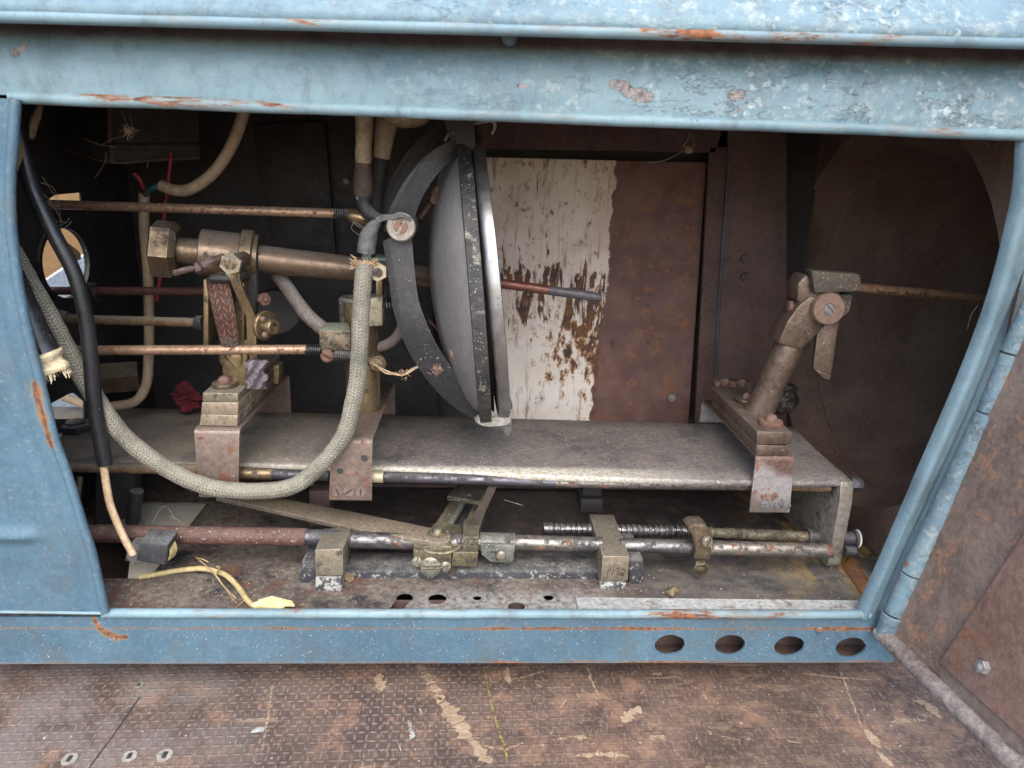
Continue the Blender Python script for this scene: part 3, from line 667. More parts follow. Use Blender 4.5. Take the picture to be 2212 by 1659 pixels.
for pts, w_ in (([(1190,1600),(1240,1592),(1290,1598)],9),([(1040,1610),(1090,1618),(1130,1604)],8),([(1230,1635),(1300,1628),(1360,1634)],10),([(1395,1600),(1420,1590),(1440,1602)],12),([(1160,1480),(1170,1484)],10),([(1210,1530),(1222,1512)],9),([(1245,1498),(1252,1508)],12),([(1600,1530),(1640,1548)],10),([(1700,1600),(1730,1606)],9),([(1520,1500),(1528,1512)],9),([(1560,1590),(1600,1600)],8),([(700,1530),(712,1540)],8)):
    scrape(pts, sc_(w_), M['bare_wood'], 'scrape', z=.0006, jag=.95, breaks=.15)
# seam between two boards
scrape([(302,1505),(250,1580),(190,1662)], 3, M['dark_steel'], 'board_seam', z=.0004, jag=.2)
for i, (x, y, r) in enumerate([(150,1640,27),(280,1634,25),(356,1632,28),(300,1480,15)]):
    c = PZ(x, y, .0006); b = BM(); rr = px(r*.62, c)
    vs_ = circ(c, EX*rr, EY*rr, 18, .08); prism(b, vs_, (0,0,.0007), 0)
    lab = ['pale screw plug set in the brown plywood, the leftmost along the bottom of the photo', 'tan worn screw plug set in the brown plywood, between two paler plugs',
           'pale round screw plug with a slot, in the brown plywood right of the tan one', 'small tan screw plug in the shadow just below the blue frame'][i]
    t = thing('floor_screw', lab, 'screw', c, 'screw plugs set in the plywood floor')
    obj('plug', b, M['screw_floor'], t)
    b = BM(); box(b, c+V((-rr*.28,-rr*.5,.0006)), c+V((rr*.28,rr*.5,.0012)), .0002); obj('slot', b, M['dark_steel'], t)
bm = BM(); sheet(bm, [[(-.86,-.1,.03),(-.86,1.3,.03)],[(-.86,-.1,.8),(-.86,1.3,.8)]], (-.012,0,0))
solo('plywood_board', bm, M['ply'], 'orange plywood board outside, seen through the round port on the left', 'board', (-.86,.6,0))
a = PX(100,640,-.72); 
bm = BM(); prism(bm, [PX(60,632,-.72),PX(215,530,-.72),PX(230,960,-.72),PX(20,960,-.72)], (-.006,0,0), 0)
solo('white_board', bm, M['white_card'], 'white board leaning outside, in the lower part of the round port', 'board', PX(120,900,-.72))

# ------------------------------------------------------------------ the lamphouse
ZF, ZP = 0.092, 0.2028
LH = thing('projector_lamphouse', 'big open sheet metal lamphouse in worn blue paint standing on brown plywood', 'lamphouse', (0,.2,0))
# --- lower sill with four vent holes
bead_z = .0965
def vents():
    hs = []
    for x, y in ((1447,1393),(1577,1393),(1705,1396),(1838,1399)):
        c = P(x, y, 0); hs.append(circ(c, EX*px(33,c), EZ*px(25.5,c), 22, .03))
    return hs
x0, x1 = -.52, .4535
bm = BM(); holed(bm, [(x0,0,.0372),(x1,0,.0372),(x1,0,.0925),(x0,0,.0925)], vents(), (0,.0025,0))
obj('sill', bm, M['blue_sill'], LH)
bm = BM(); box(bm, (x0,.004,.035), (x1,.03,.0372), .0003); obj('sill_return', bm, M['dark_rust'], LH)
pts = [V((x, .001+.0006*mnoise.noise(V((x*30,0,0))), bead_z+.0005*mnoise.noise(V((x*22,5,0))))) for x in [-.364+i*.012 for i in range(66)]]
bm = BM(); tube(bm, pts, .0048, 12, 2, wob=.06); obj('sill_bead', bm, M['blue_bead'], LH)
bm = BM(); box(bm, (-.37,.030,.028), (.50,.034,.09), 0); obj('inner_skirt', bm, M['dark_rust'], LH)
for x, y, r in ((1770,1360,9),):
    c = P(x, y, -.0001); bm = BM(); lathe(bm, c, (0,-1,0), [(0,px(r,c)),(.001,px(r,c)),(.0025,px(r*.5,c))], 16); obj('dimple', bm, M['blue_sill'], LH)
# --- left panel with embossed ridge, edge follows the opening
EDGE = [(33,213),(27,292),(21,382),(21,450),(27,529),(41,632),(62,733),(86,827),(115,945),(143,1022),(178,1136),(198,1197),(226,1322)]
eg = [P(a,b,-.004) for a, b in EDGE]
egs = smoothpts(eg, 14); rows = []
for p in egs:
    row = []
    for k in range(41):
        s = (k/40)**.85; xx = p.x*s + (-.53)*(1-s)
        d = p.x-xx; y = -.004
        zc = p.z
        r1 = math.exp(-((zc-.185)/.0065)**2)*(1/(1+math.exp(-(d-.046)/.005)))          # horizontal embossed bar
        r2 = math.exp(-((d-.045+.10*max(0,(zc-.19)))/.008)**2)*(1/(1+math.exp(-(zc-.19)/.01)))
        groove = math.exp(-((d-.022)/.006)**2)
        y += -.0055*r1 + .0026*r2 + .0022*groove + .0008*mnoise.noise(V((xx*9, zc*9, 1)))
        row.append((xx, y, zc))
    rows.append(row)
bm = BM(); sheet(bm, rows, (0,.0018,0)); obj('left_panel', bm, M['blue_panel'], LH, sharp=60)
bm = BM(); tube(bm, [p+V((.000,.001,0)) for p in egs], .0042, 12, 1, wob=.05); obj('left_bead', bm, M['blue_panel'], LH)
bm = BM(); tube(bm, [(-.53,-.0042,eg[-1].z),(-.45,-.0042,eg[-1].z),(eg[-1].x-.002,-.0045,eg[-1].z-.001)], .0016, 8, 6); obj('panel_seam', bm, M['blue_bead'], LH)
# corner rust run below the left corner
# --- top rail and bead
prof = [(0,.5735),(-.0015,.582),(-.002,.592),(-.0015,.602),(0.0,.610),(.003,.617),(.007,.624),(.010,.632),(.011,.645),(.011,.665),(.011,.69)]
rows = [[(-.60+1.30*j/60, y+.0010*mnoise.noise(V((j*.45,i*.8,2))), z+.0006*mnoise.noise(V((j*.3,i,9)))) for j in range(61)] for i, (y, z) in enumerate(prof)]
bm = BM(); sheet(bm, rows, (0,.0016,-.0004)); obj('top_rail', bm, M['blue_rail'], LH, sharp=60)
pts = [V((x, .0015, .5722+.0006*mnoise.noise(V((x*14,3,0))))) for x in [-.372+i*.0125 for i in range(77)]]
bm = BM(); tube(bm, pts, .0050, 12, 2, wob=.05); obj('top_bead', bm, M['blue_bead'], LH)
# --- lid above
a, b = P(-60,46,-.034), P(2270,106.5,-.034)
a, b = a-(b-a)*.2, b+(b-a)*.3
prof = [(0,0),(-.003,.004),(-.002,.010),(.004,.018),(.012,.032),(.026,.060),(.046,.10)]
rows = [[a.lerp(b, j/50)+V((0, y+.0014*mnoise.noise(V((j*.5,i*.7,4))), z+.004)) for j in range(51)] for i, (y, z) in enumerate(prof)]
bm = BM(); sheet(bm, rows, (0,.0018,.0004)); obj('lid', bm, M['blue_lid'], LH, sharp=60)
bm = BM(); tube(bm, [a.lerp(b, t/40)+V((0,.001,.004)) for t in range(41)], .0046, 12, 1, wob=.04); obj('lid_bead', bm, M['blue_bead'], LH)
bm = BM(); sheet(bm, [[a+V((0,.004,.003)), b+V((0,.004,.003))],[a+V((0,.06,.012)), b+V((0,.06,.012))]], (0,0,.002)); obj('lid_underside', bm, M['gutter'], LH)
c = P(1100,34,-.028); bm = BM(); screw(bm, c, (0,-.8,.6), px(12,c), .003, .1); obj('lid_screw', bm, M['lug'], LH)
c = P(1101,62,-.004); bm = BM(); lathe(bm, c+V((0,0,.03)), (0,0,-1), [(0,.0062),(.038,.0062),(.041,.0045),(.0425,.001)], 16); obj('lid_stop', bm, M['blue_jamb'], LH)
# --- right jamb following its curved edge
JIN = [(2206,300),(2200,400),(2185,480),(2150,620),(2101,760),(2047,890),(1990,1020),(1930,1160),(1872,1290),(1853,1334)]
HNG = [(2300,490),(2262,575),(2222,664),(2183,765),(2131,893),(2075,1013),(2020,1128),(1968,1240),(1929,1326),(1908,1381)]
ji = smoothpts([P(a,b,0) for a, b in JIN], 6); jh = smoothpts([P(a,b,0) for a, b in HNG], 6)
rows = []
n_ = len(ji)
for i in range(n_):
    p = ji[i]; q = jh[min(len(jh)-1, int(i*len(jh)/n_))]; q = V((q.x, 0, p.z)) if False else q
    # outer side at the same height as p
    best = min(range(len(jh)-1), key=lambda k: abs(jh[k].z-p.z)); q = V((jh[best].x + (p.z-jh[best].z)*.19, 0, p.z))
    row = []
    for s, y in ((0,.006),(.05,-.0015),(.14,-.0045),(.26,-.0035),(.36,-.001),(.5,.0005),(.64,.003),(.78,.009),(.9,.011),(1.0,.009)):
        x = p.x*(1-s)+(q.x-.004)*s
        row.append((x, y+.0006*mnoise.noise(V((x*40,p.z*25,6))), p.z))
    rows.append(row)
bm = BM(); sheet(bm, rows, (0,.0016,0)); obj('right_jamb', bm, M['blue_jamb'], LH, sharp=60)
bm = BM(); prism(bm, [P(1850,1334,.002),P(1935,1322,.002),P(1918,1366,.002),P(1850,1352,.002)], (0,.0015,0), .0003); obj('jamb_foot', bm, M['blue_sill'], LH)
# --- hinge knuckles
HS = [(1908,1381),(1929,1326),(1968,1240),(2131,893),(2183,765),(2262,590)]
for i, (a, b) in enumerate(zip(HS, HS[1:])):
    p, q = P(*a,-.013), P(*b,-.013)
    d = (q-p).normalized(); L = (q-p).length
    r = px(20.5, p)*(1.0 if i % 2 else 1.06)
    bm = BM(); lathe(bm, p+d*.0006, q-p, [(0,r*.9),(.001,r)]+[(L*t, r*(1+.03*mnoise.noise(p+d*t*9+V((i,0,0))))) for t in (.2,.4,.6,.8)]+[(L-.0022,r),(L-.0012,r*.9)], 16)
    obj('hinge_knuckle', bm, M['hinge'], LH)
# --- floor pan with cut-out and holes
def pz(x, y): return PZ(x, y, ZF)
hl = []
def ell(x, y, r):
    c = pz(x, y); q = px(r, c); return circ(c, EX*q, EY*q, 18, .03)
c1 = pz(874,1291); c2 = pz(860,1312); q = px(18,c1)
key = [c1+V((math.cos(a)*q, math.sin(a)*q*1.05, 0)) for a in [math.radians(t) for t in range(-30,215,15)]]
key += [c2+V((-px(20,c2)*.9,.001,0)), c2+V((-px(19,c2),-.0035,0)), c2+V((px(10,c2),-.0035,0)), c2+V((px(14,c2),.0005,0))]
hl = [key, ell(945,1293,20), ell(1031,1291,9.5), ell(1116,1310,18.5), ell(1185,1290,11)]
cut = [V((-.47,pz(200,1250).y,ZF)), pz(322,1250), pz(447,1086), V((-.47,pz(447,1086).y,ZF))]
bm = BM(); holed(bm, [(-.5,.004,ZF),(.5,.004,ZF),(.5,.46,ZF),(-.5,.46,ZF)], hl+[cut], (0,0,-.0015)); obj('floor_pan', bm, M['pan'], LH, smooth=False)
bm = BM(); hexa(bm, [pz(1244,1290),pz(1853,1297),P(1851,1326,.006)+V((0,0,.001)),P(1250,1321,.006)+V((0,0,.001))], [p+V((0,.001,-.0025)) for p in (pz(1244,1290),pz(1853,1297),P(1851,1326,.006),P(1250,1321,.006))], 0)
obj('angle_strip', bm, M['white_strip'], LH)
bm = BM(); hexa(bm, [pz(1818,1226),pz(1842,1208),pz(1892,1272),pz(1872,1300)], [pz(1822,1224)-V((0,0,-.002)),pz(1836,1210)-V((0,0,-.004)),pz(1880,1275)-V((0,0,-.004)),pz(1868,1296)-V((0,0,-.002))], 0)
obj('rusty_seam', bm, weathered('orange_rust_seam', (.34,.15,.03), (.14,.06,.03), .9, rust=.3, bump=.6), LH)
bm = BM(); box(bm, (-.5,.02,.030), (.5,.46,.034), 0); obj('lower_deck', bm, M['dark_rust'], LH)
# --- walls
bm = BM(); holes = []
c = V((-.5,.266,.402)); holes.append(circ(c, EY*.050, EZ*.0415, 32))
sl = [PX(103,441,-.5),PX(108,428,-.5),PX(120,421,-.5),PX(150,418,-.5),PX(174,416,-.5),PX(176,441,-.5)]
holes.append(sl); holes.append([PX(108,905,-.5),PX(112,862,-.5),PX(160,848,-.5),PX(182,866,-.5),PX(182,905,-.5)])
holes.append([PX(197,640,-.5),PX(203,634,-.5),PX(207,646,-.5),PX(201,652,-.5)])
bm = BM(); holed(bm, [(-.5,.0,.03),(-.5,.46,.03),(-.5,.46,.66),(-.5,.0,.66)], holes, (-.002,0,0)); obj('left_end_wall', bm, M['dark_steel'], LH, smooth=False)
bm = BM()
for (ry, rz, t, w_) in ((.053,.0445,.004,.0),):
    A = circ(c+V((.0005,0,0)), EY*.055, EZ*.0465, 32); B = circ(c+V((.0005,0,0)), EY*.0502, EZ*.0417, 32)
    for i in range(32):
        pts = [A[i],A[(i+1)%32],B[(i+1)%32],B[i]]
        prism(bm, pts, (.004,0,0), 0)
obj('port_rim', bm, M['black_paint'], LH)
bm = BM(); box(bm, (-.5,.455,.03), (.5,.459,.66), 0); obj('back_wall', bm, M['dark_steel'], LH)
bm = BM(); box(bm, (-.5,.01,.640), (.5,.46,.644), 0); obj('roof', bm, M['dark_rust'], LH)
bm = BM(); prism(bm, [P(1046,280,.40)+V((-.01,0,.06)),P(1572,330,.40)+V((0,0,.09)),P(1546,330,.40),P(1046,321,.40)+V((-.01,0,0))], (0,.008,0), .001); obj('back_door_rail', bm, M['rust_wall'], LH)
bm = BM(); prism(bm, [P(1533,318,.40),P(1570,318,.40),P(1540,935,.40),P(1500,935,.40)], (0,.008,0), .001); obj('back_door_stile', bm, M['rust_wall'], LH)
bm = BM(); box(bm, (-.30,.300,ZF+.0004), (.47,.454,ZF+.006), .002); ldg = obj('rear_ledge', bm, M['rust_wall'], LH)
for x, y in ((1352,1079),(1190,1072),(1460,1083),(1570,1080)):
    q = PZ(x, y, ZF+.006); q.y = max(q.y, .318); bm = BM(); lathe(bm, q, EZ, [(-.001,.010),(.0002,.010),(.0008,.0075),(-.0006,.0055)], 20); obj('rivet', bm, M['rust_spot'], ldg)
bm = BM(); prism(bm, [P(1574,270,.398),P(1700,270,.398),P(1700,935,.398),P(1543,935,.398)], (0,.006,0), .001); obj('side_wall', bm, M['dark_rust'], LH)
bm = BM(); tube(bm, [P(1578,330,.396),P(1568,440,.396),P(1559,560,.396),P(1551,700,.396),P(1546,820,.396),P(1543,900,.396)], .0016, 8, 4); obj('edge_strip', bm, simple('blue_grey_strip', (.06,.085,.11), .5), LH)  # thin blue-grey tube painted in for the lit door gap
for x, y in ((1608,558),(1608,597)):
    q = P(x, y, .398); bm = BM(); hexnut(bm, q, (0,-1,0), px(10,q), .006, .2, .4); obj('wall_bolt', bm, M['dark_rust'], LH)
x0_, x1_, z1_, z0_ = P(1040,340,.42).x, P(1526,350,.42).x, P(1300,347,.42).z, P(1300,917,.42).z-.01
pm = panel_mat(x0_, x1_, z0_, z1_, P(1310,650,.42).x)
bm = BM(); prism(bm, [P(1034,339,.42),P(1527,351,.42),P(1487,916,.42),P(1487,935,.42),P(1034,935,.42)], (0,.006,0), .0015); LP = obj('lining_panel', bm, pm, LH)
q = P(1450,858,.42); bm = BM(); hexnut(bm, q, (0,-1,0), px(9,q), .005, .3, .4); obj('lining_bolt', bm, M['zinc_bolt'], LP)
bm = BM(); prism(bm, [P(548,270,.44),P(700,262,.44),P(760,930,.44),P(655,930,.44)], (0,.004,0), .001); obj('baffle', bm, M['dark_steel'], LH)
bm = BM(); prism(bm, [P(610,560,.40),P(930,590,.40),P(950,960,.40),P(610,960,.40)], (0,.004,0), .001); obj('lower_baffle', bm, simple('charcoal_baffle', (.024,.023,.026), .6), LH)
# --- right end: wall with a round opening into the tapering nose
XE = .492; cn = V((XE,.262,.362)); RN = .252
bm = BM(); n_ = 48
A = circ(cn, EY*RN, EZ*RN, n_); rows = []
rings = []
for (dx, r, dy, dz) in ((.004,RN-.006,0,0),(.012,RN-.008,0,0),(.10,RN-.030,0,0),(.25,RN-.085,-.004,.005),(.42,RN-.15,-.01,.01)):
    rings.append([bm.verts.new(V((XE+dx, cn.y+dy+math.cos(2*math.pi*i/n_)*r, cn.z+dz+math.sin(2*math.pi*i/n_)*r))) for i in range(n_)])
for p, q in zip(rings, rings[1:]):
    for i in range(n_): bm.faces.new((p[i],p[(i+1)%n_],q[(i+1)%n_],q[i]))
bm.faces.new(rings[-1]); obj('nose_cone', bm, M['nose'], LH)
bm = BM()
for i in range(n_):                     # end wall around the opening
    a0, a1 = 2*math.pi*i/n_, 2*math.pi*(i+1)/n_
    f = lambda a, r: V((XE+.004, min(.456, max(.006, cn.y+math.cos(a)*r)) if r > RN else cn.y+math.cos(a)*r, min(.645, max(.031, cn.z+math.sin(a)*r)) if r > RN else cn.z+math.sin(a)*r))
    bm.faces.new([bm.verts.new(p) for p in (f(a0,RN-.006),f(a1,RN-.006),f(a1,RN+.22),f(a0,RN+.22))])
obj('right_end_wall', bm, M['nose'], LH)
# --- sheet metal trough in the upper left corner
bm = BM()
prism(bm, [P(72,262,.33),P(240,312,.24),P(240,350,.24),P(72,304,.33)], (0,.003,.001), .0004)
prism(bm, [P(241,312,.24),P(430,312,.29),P(432,340,.29),P(241,350,.24)], (0,.003,.001), .0004)
prism(bm, [P(72,150,.335),P(238,150,.245),P(238,312,.245),P(72,262,.335)], (0,.002,0), 0)
prism(bm, [P(238,150,.245),P(430,150,.295),P(428,312,.295),P(238,312,.245)], (0,.002,0), 0)
HT = obj('hood_trough', bm, weathered('sooty_trough', (.022,.019,.018), (.038,.032,.029), .75, rust=.25, rustc=((.075,.035,.022),(.04,.022,.016)), specks=.15, bump=.4), LH)
for pts in ([(72,304,.33),(160,329,.285),(241,351,.24),(340,346,.265),(433,341,.29)],[(240,313,.2395),(241,351,.2395)],[(236,170,.244),(237,310,.244)]):
    bm = BM(); tube(bm, [P(*q) for q in pts], .0014 if len(pts) > 2 else .0022, 6, 4, wob=.4); obj('folded_edge', bm, M['rust_spot_dim'], HT)  # brown strips added so the trough's edges look lit
bm = BM(); tube(bm, [V((XE+.055, cn.y+math.cos(a)*(RN-.0195), cn.z+math.sin(a)*(RN-.0195))) for a in [math.radians(-95+6*i) for i in range(22)]], .0012, 6, 2, wob=.3); obj('nose_seam', bm, M['nose'], LH)
# --- open door hanging on the right hinge
h0 = P(1908,1388,-.014); h1 = P(2250,604,-.014); bdir = (PZ(2180,1659,h0.z)-h0).normalized(); hdir = (h1-h0).normalized()
dn = bdir.cross(hdir).normalized(); dn = dn if dn.x < 0 else -dn          # inner face looks into the picture
D = thing('door', '', '', LH.location); del D['label'], D['category']; D.parent = LH; D.location = (0,0,0)
def dp(s, t, o=0): return h0 + bdir*s + hdir*t + dn*o
bm = BM(); rows = [[dp(-.004+.44*j/40, .010+.56*i/40, .0012*mnoise.noise(V((i*.6,j*.6,3)))+.0008*mnoise.noise(V((i*1.7,j*1.7,8)))) for j in range(41)] for i in range(41)]
sheet(bm, rows, -dn*.002); obj('door_skin', bm, M['door_rough'], D, sharp=60)
bm = BM(); tube(bm, [dp(-.006+.46*i/40, .0085+.0008*mnoise.noise(V((i*.9,2,1))), .003) for i in range(41)], .0085, 12, 1, wob=.10); obj('door_edge', bm, M['door_edge'], D)
def on_door(x, y, o=0):
    r = ray(x, y); t = (h0+dn*o-CAM).dot(dn)/r.dot(dn); return CAM+r*t
q0 = on_door(2028,1432,.003); q1 = on_door(2212,1152,.003); q2 = on_door(2212,1598,.003)
e1 = (q1-q0); e2 = (q2-q0)
bm = BM(); prism(bm, [q0, q0+e1*2.2, q0+e1*2.2+e2*2.2, q0+e2*2.2], -dn*.0025, .0006); LN = obj('door_lining', bm, M['door_plate'], D)
q = on_door(2128,1441,.003); bm = BM(); hexnut(bm, q, dn, px(15,q), .006, .4, .55); obj('lining_bolt', bm, M['zinc_bolt'], LN)
# ------------------------------------------------------------------ cover plate of the carriage bed, with its rods and end plate
BED = thing('carriage_bed', 'long dusty grey cover plate with a steel rail along its front edge', 'carriage bed', (0,.2,ZP))
yf = lambda x: P(x, 0, 0)
pf = [PZ(x, y, ZP) for x, y in ((110,990),(300,996),(517,1001),(720,1006),(900,1012),(1200,1026),(1500,1035),(1700,1038),(1829,1038))]
pb = [PZ(x, y, ZP) for x, y in ((110,878),(300,881),(517,888),(720,893),(900,898),(1200,907),(1500,915),(1640,919),(1712,922))]
rows = []
for k in range(7):
    s = k/6
    rows.append([p.lerp(q, s)+V((0,0,.0006*mnoise.noise(p*20+V((0,s*3,0))))) for p, q in zip(pf, pb)])
down = [[p+V((0,-.0012,-.0010)) for p in pf], [p+V((0,-.0018,-.0035)) for p in pf], [p+V((0,-.0018,-.0065)) for p in pf]]
bm = BM(); sheet(bm, down[::-1]+rows, (0,.0016,-.0012)); obj('cover_plate', bm, M['plate'], BED, sharp=70)
# front rail made of lengths in different states
def rail(x0, y0, x1, y1, Y, r, m, name='front_rail', par=BED):
    a, b = P(x0,y0,Y), P(x1,y1,Y); bm = BM(); rod(bm, a, b, px(r,(a+b)/2)); return obj(name, bm, m, par)
RY = .113
rail(100,1007,430,1014,RY,11.5,M['brown_rod'])
rail(516,1021,590,1024,RY,12.5,M['brass'],'rail_sleeve')
rail(588,1024,712,1028,RY,11.5,M['steel_blue'])
rail(800,1029,829,1030,RY,13.5,M['brass_light'],'rail_sleeve')
rail(829,1030,972,1034,RY,11.8,M['steel_blue'])
rail(971,1034,1200,1042,RY,11.6,M['steel_blue'])
rail(1199,1042,1640,1049,RY,11.2,M['steel_pale'])
rail(1700,1050,1792,1053,RY,10.5,M['brown_rod'])
a, b = P(300,960,.27), P(1760,980,.27); bm = BM(); rod(bm, V((-.49,.268,.190)), V((.432,.268,.190)), .0055); obj('rear_rail', bm, M['steel_blue'], BED)
xe = P(1818,1100,.10).x
z = lambda y, Y=.10: P(1818, y, Y).z
prof = [(.099,z(1040)),(.094,z(1080)),(.094,z(1213)),(.098,z(1222)),(.24,z(1222)+.002),(.275,z(1040)-.02),(.275,z(1040))]
bm = BM(); prism(bm, [V((xe-.0075,y,zz)) for y, zz in prof], (.0150,0,0), .0008); obj('end_plate', bm, M['plate_bronze'], BED)
q = P(1836,1046,.11); bm = BM(); hexnut(bm, q, (1,0,0), px(17,q), .012, 0, .4); obj('end_bolt', bm, M['steel_blue'], BED)
q = P(1833,1163,.10); bm = BM(); lathe(bm, V((xe+.007,q.y,q.z)), (1,0,-.05), [(0,.0085),(.012,.0085),(.0125,.011),(.015,.0112),(.0165,.009)], 18); obj('shaft_end', bm, M['steel_blue'], BED)
bm = BM(); lathe(bm, V((xe+.0236,q.y,q.z-.0005)), (1,0,-.05), [(0,.0108),(.0015,.0112),(.0025,.009),(.0028,.006)], 18); obj('painted_tip', bm, M['white_paint'], BED)
q = P(1846,1190,.09); bm = BM(); lathe(bm, q, (1,0,0), [(-.012,.006),(.0,.006),(.002,.004)], 14); obj('rod_end', bm, M['steel_blue'], BED)

# ------------------------------------------------------------------ lower guide rod, feed screw, blocks and collars
GR = thing('guide_rod', 'long lower rod, maroon rust on the left and scuffed steel on the right', 'rod', P(1000,1175,.085))
def seg(x0, y0, x1, y1, r, m, Y=.085, name='rod_length', par=GR, r2=None):
    a, b = P(x0,y0,Y), P(x1,y1,Y); bm = BM(); rod(bm, a, b, px(r,(a+b)/2), px(r2,(a+b)/2) if r2 else None); return obj(name, bm, m, par)
seg(120,1151,662,1160,19.5,M['maroon_rod'])
seg(660,1160,760,1163,17.5,M['steel_blue'])
seg(755,1166,1045,1171,17.8,M['steel'])
seg(1108,1171,1238,1175,16.2,M['steel_pale'],.085)
seg(1236,1175,1300,1176,16.2,M['steel'])
seg(1338,1178,1500,1181,15.6,M['steel'])
seg(1530,1183,1796,1189,15.8,M['steel_pale'])
FS = thing('feed_screw', 'square threaded steel feed screw behind the lower rod', 'screw shaft', P(1350,1140,.118))
a, b = P(1173,1142,.128), P(1500,1148,.128); L = (b-a).length; r = px(13,a); bm = BM()
prof = [(0,r*.9),(.001,r),(.011,r),(.012,r*.82)]; t = .013
while t < L-.006:
    prof += [(t,r*.80),(t+.0008,r),(t+.0042,r),(t+.005,r*.80)]; t += .0066
prof += [(L,r*.8)]
lathe(bm, a, b-a, prof, 20); obj('thread', bm, M['steel'], FS)
a, b = P(1526,1150,.128), P(1745,1160,.128); bm = BM(); L = (b-a).length; r = px(12.5,a)
lathe(bm, a, b-a, [(0,r*.85),(.004,r*.85),(.0045,r*1.05),(.006,r*1.05),(.0065,r*.85),(.0215,r*.85),(.022,r),(.043,r),(.0435,r*.93),(.0445,r*.93),(.045,r),(L,r)], 20); obj('plain_shank', bm, M['oily'], FS)
a, b = P(1741,1160,.128), P(1766,1162,.128); bm = BM(); rod(bm, a, b, px(19,a)); obj('end_collar', bm, M['steel'], FS)

def block(front, Y, depth, m, mark, label, foot_y, foot_w):
    q = polypx(front, Y); t = thing('rod_bearing', label, 'bearing block', (q[2]+q[3])/2, 'bronze blocks carrying the lower rod')
    bm = BM(); hexa(bm, q, [p+V((0,depth,0)) for p in q], .0011); bl = obj('block', bm, m, t)
    x0 = front[3][0]; x1 = front[2][0]; y0 = front[3][1]
    f = polypx([(x0-1,y0+2),(x1-3,y0+2),(x1-4,foot_y),(x0-2,foot_y)], Y+.001)
    bm = BM(); hexa(bm, f, [p+V((0,depth-.004,0)) for p in f], .0022); ft = obj('foot', bm, M['foot'], t)
    return t, bl, ft
b1, _, _ = block([(680,1188),(741,1186),(741,1243),(682,1243)], .046, .046, M['bronze_block'], None, 'square bronze bearing block on the left half of the lower rod', 1294, 0)
b2, bl, ft = block([(1302,1201),(1360,1202),(1356,1255),(1298,1254)], .052, .096, M['bronze_block'], None, 'bronze bearing block with stamped dark marks, crossing the feed screw', 1283, 0)
def stroke(pts, wd, Y):
    s = smoothpts([P(a,b,Y) for a, b in pts], 4); bm = BM(); tube(bm, s, px(wd, s[0]), 6, 1, smooth=False); return bm
def bz(x, y): return ((2200+x*.12054)/1.736, (2050+y*.12054)/1.736)
bm = BM()
for pts, wd in (([(695,690),(650,830),(600,990)],.9),([(1040,630),(1000,760),(950,980)],1.0),([(1080,740),(1130,700),(1180,720),(1200,770)],1.1),
    ([(1020,880),(1080,830),(1160,835)],2.0),([(1060,880),(1150,885)],1.6),([(740,680),(760,720),(745,760)],1.1),([(770,640),(755,670)],1.2),([(860,640),(840,680),(815,720)],1.0),([(930,690),(990,660)],1.8),
    ([(820,745),(890,750)],1.2),([(930,740),(950,800)],1.0),([(770,815),(870,820)],1.1),([(780,850),(790,890)],1.0),([(700,850),(720,800)],.8),([(920,850),(950,850)],1.6),([(500,970),(570,985)],1.2),([(1090,880),(1130,900),(1150,870)],1.6)):
    s = smoothpts([P(*bz(a,b),.0519) for a, b in pts], 4); tube(bm, s, px(wd, s[0]), 6, 1, smooth=False)
obj('stamp_marks', bm, simple('brown_stamp', (.075,.045,.035), .8), bl)
q = P(1325,1282,.052); bm = BM(); lathe(bm, q+V((0,.002,-.004)), (0,-1,.1), [(0,px(22,q)),(.003,px(22,q)),(.0031,px(15,q)),(.001,px(14,q))], 20); obj('foot_boss', bm, M['foot'], ft)
# dark cast base behind the blocks
bm = BM()
bl_ = PZ(646,1283,ZF); 
def hb(x0,y0,x1,y1,Y,d): 
    q = quadpx(x0,y0,x1,y1,Y); hexa(bm, q, [p+V((0,d,0)) for p in q], .003)
hb(646,1222,684,1275,.062,.05); hb(742,1232,1298,1268,.072,.04); hb(1358,1208,1391,1262,.062,.06)
solo('cast_base', bm, M['base'], 'low dark cast base with white corrosion behind the two bronze blocks', 'base', PZ(1000,1270,ZF))
bm = BM(); q = quadpx(1258,1000,1300,1078,.20); hexa(bm, q, [p+V((0,.03,0)) for p in q], .001); q2 = quadpx(1254,1078,1304,1108,.19); hexa(bm, q2, [p+V((0,.05,0)) for p in q2], .002)
solo('bed_support', bm, M['dark_steel'], 'dark square post under the middle of the grey cover plate', 'support', P(1279,1108,.21))
bm = BM(); q = quadpx(668,1060,712,1150,.19); hexa(bm, q, [p+V((0,.03,0)) for p in q], .001)
solo('bed_support', bm, M['dark_rust'], 'dim brown post behind the brass link bar, under the cover plate', 'support', P(690,1150,.2))
# clamp sleeve with ear
t = thing('clamp_sleeve', 'grey green sleeve with a flat screwed ear, on the lower rod', 'clamp', P(1075,1190,.08))
bm = BM(); a, b = P(1036,1170,.085), P(1112,1172,.085); rod(bm, a, b, px(20.5,a)); obj('sleeve', bm, M['galv'], t)
bm = BM(); prism(bm, polypx([(1040,1176),(1112,1178),(1109,1210),(1103,1216),(1060,1214),(1040,1198)], .070), (0,.004,0), .0006); ear = obj('ear', bm, M['galv'], t)
q = P(1082,1199,.069); bm = BM(); screw(bm, q, (0,-1,.2), px(9.5,q), .003, .5); obj('screw', bm, M['screw_brass'], ear)
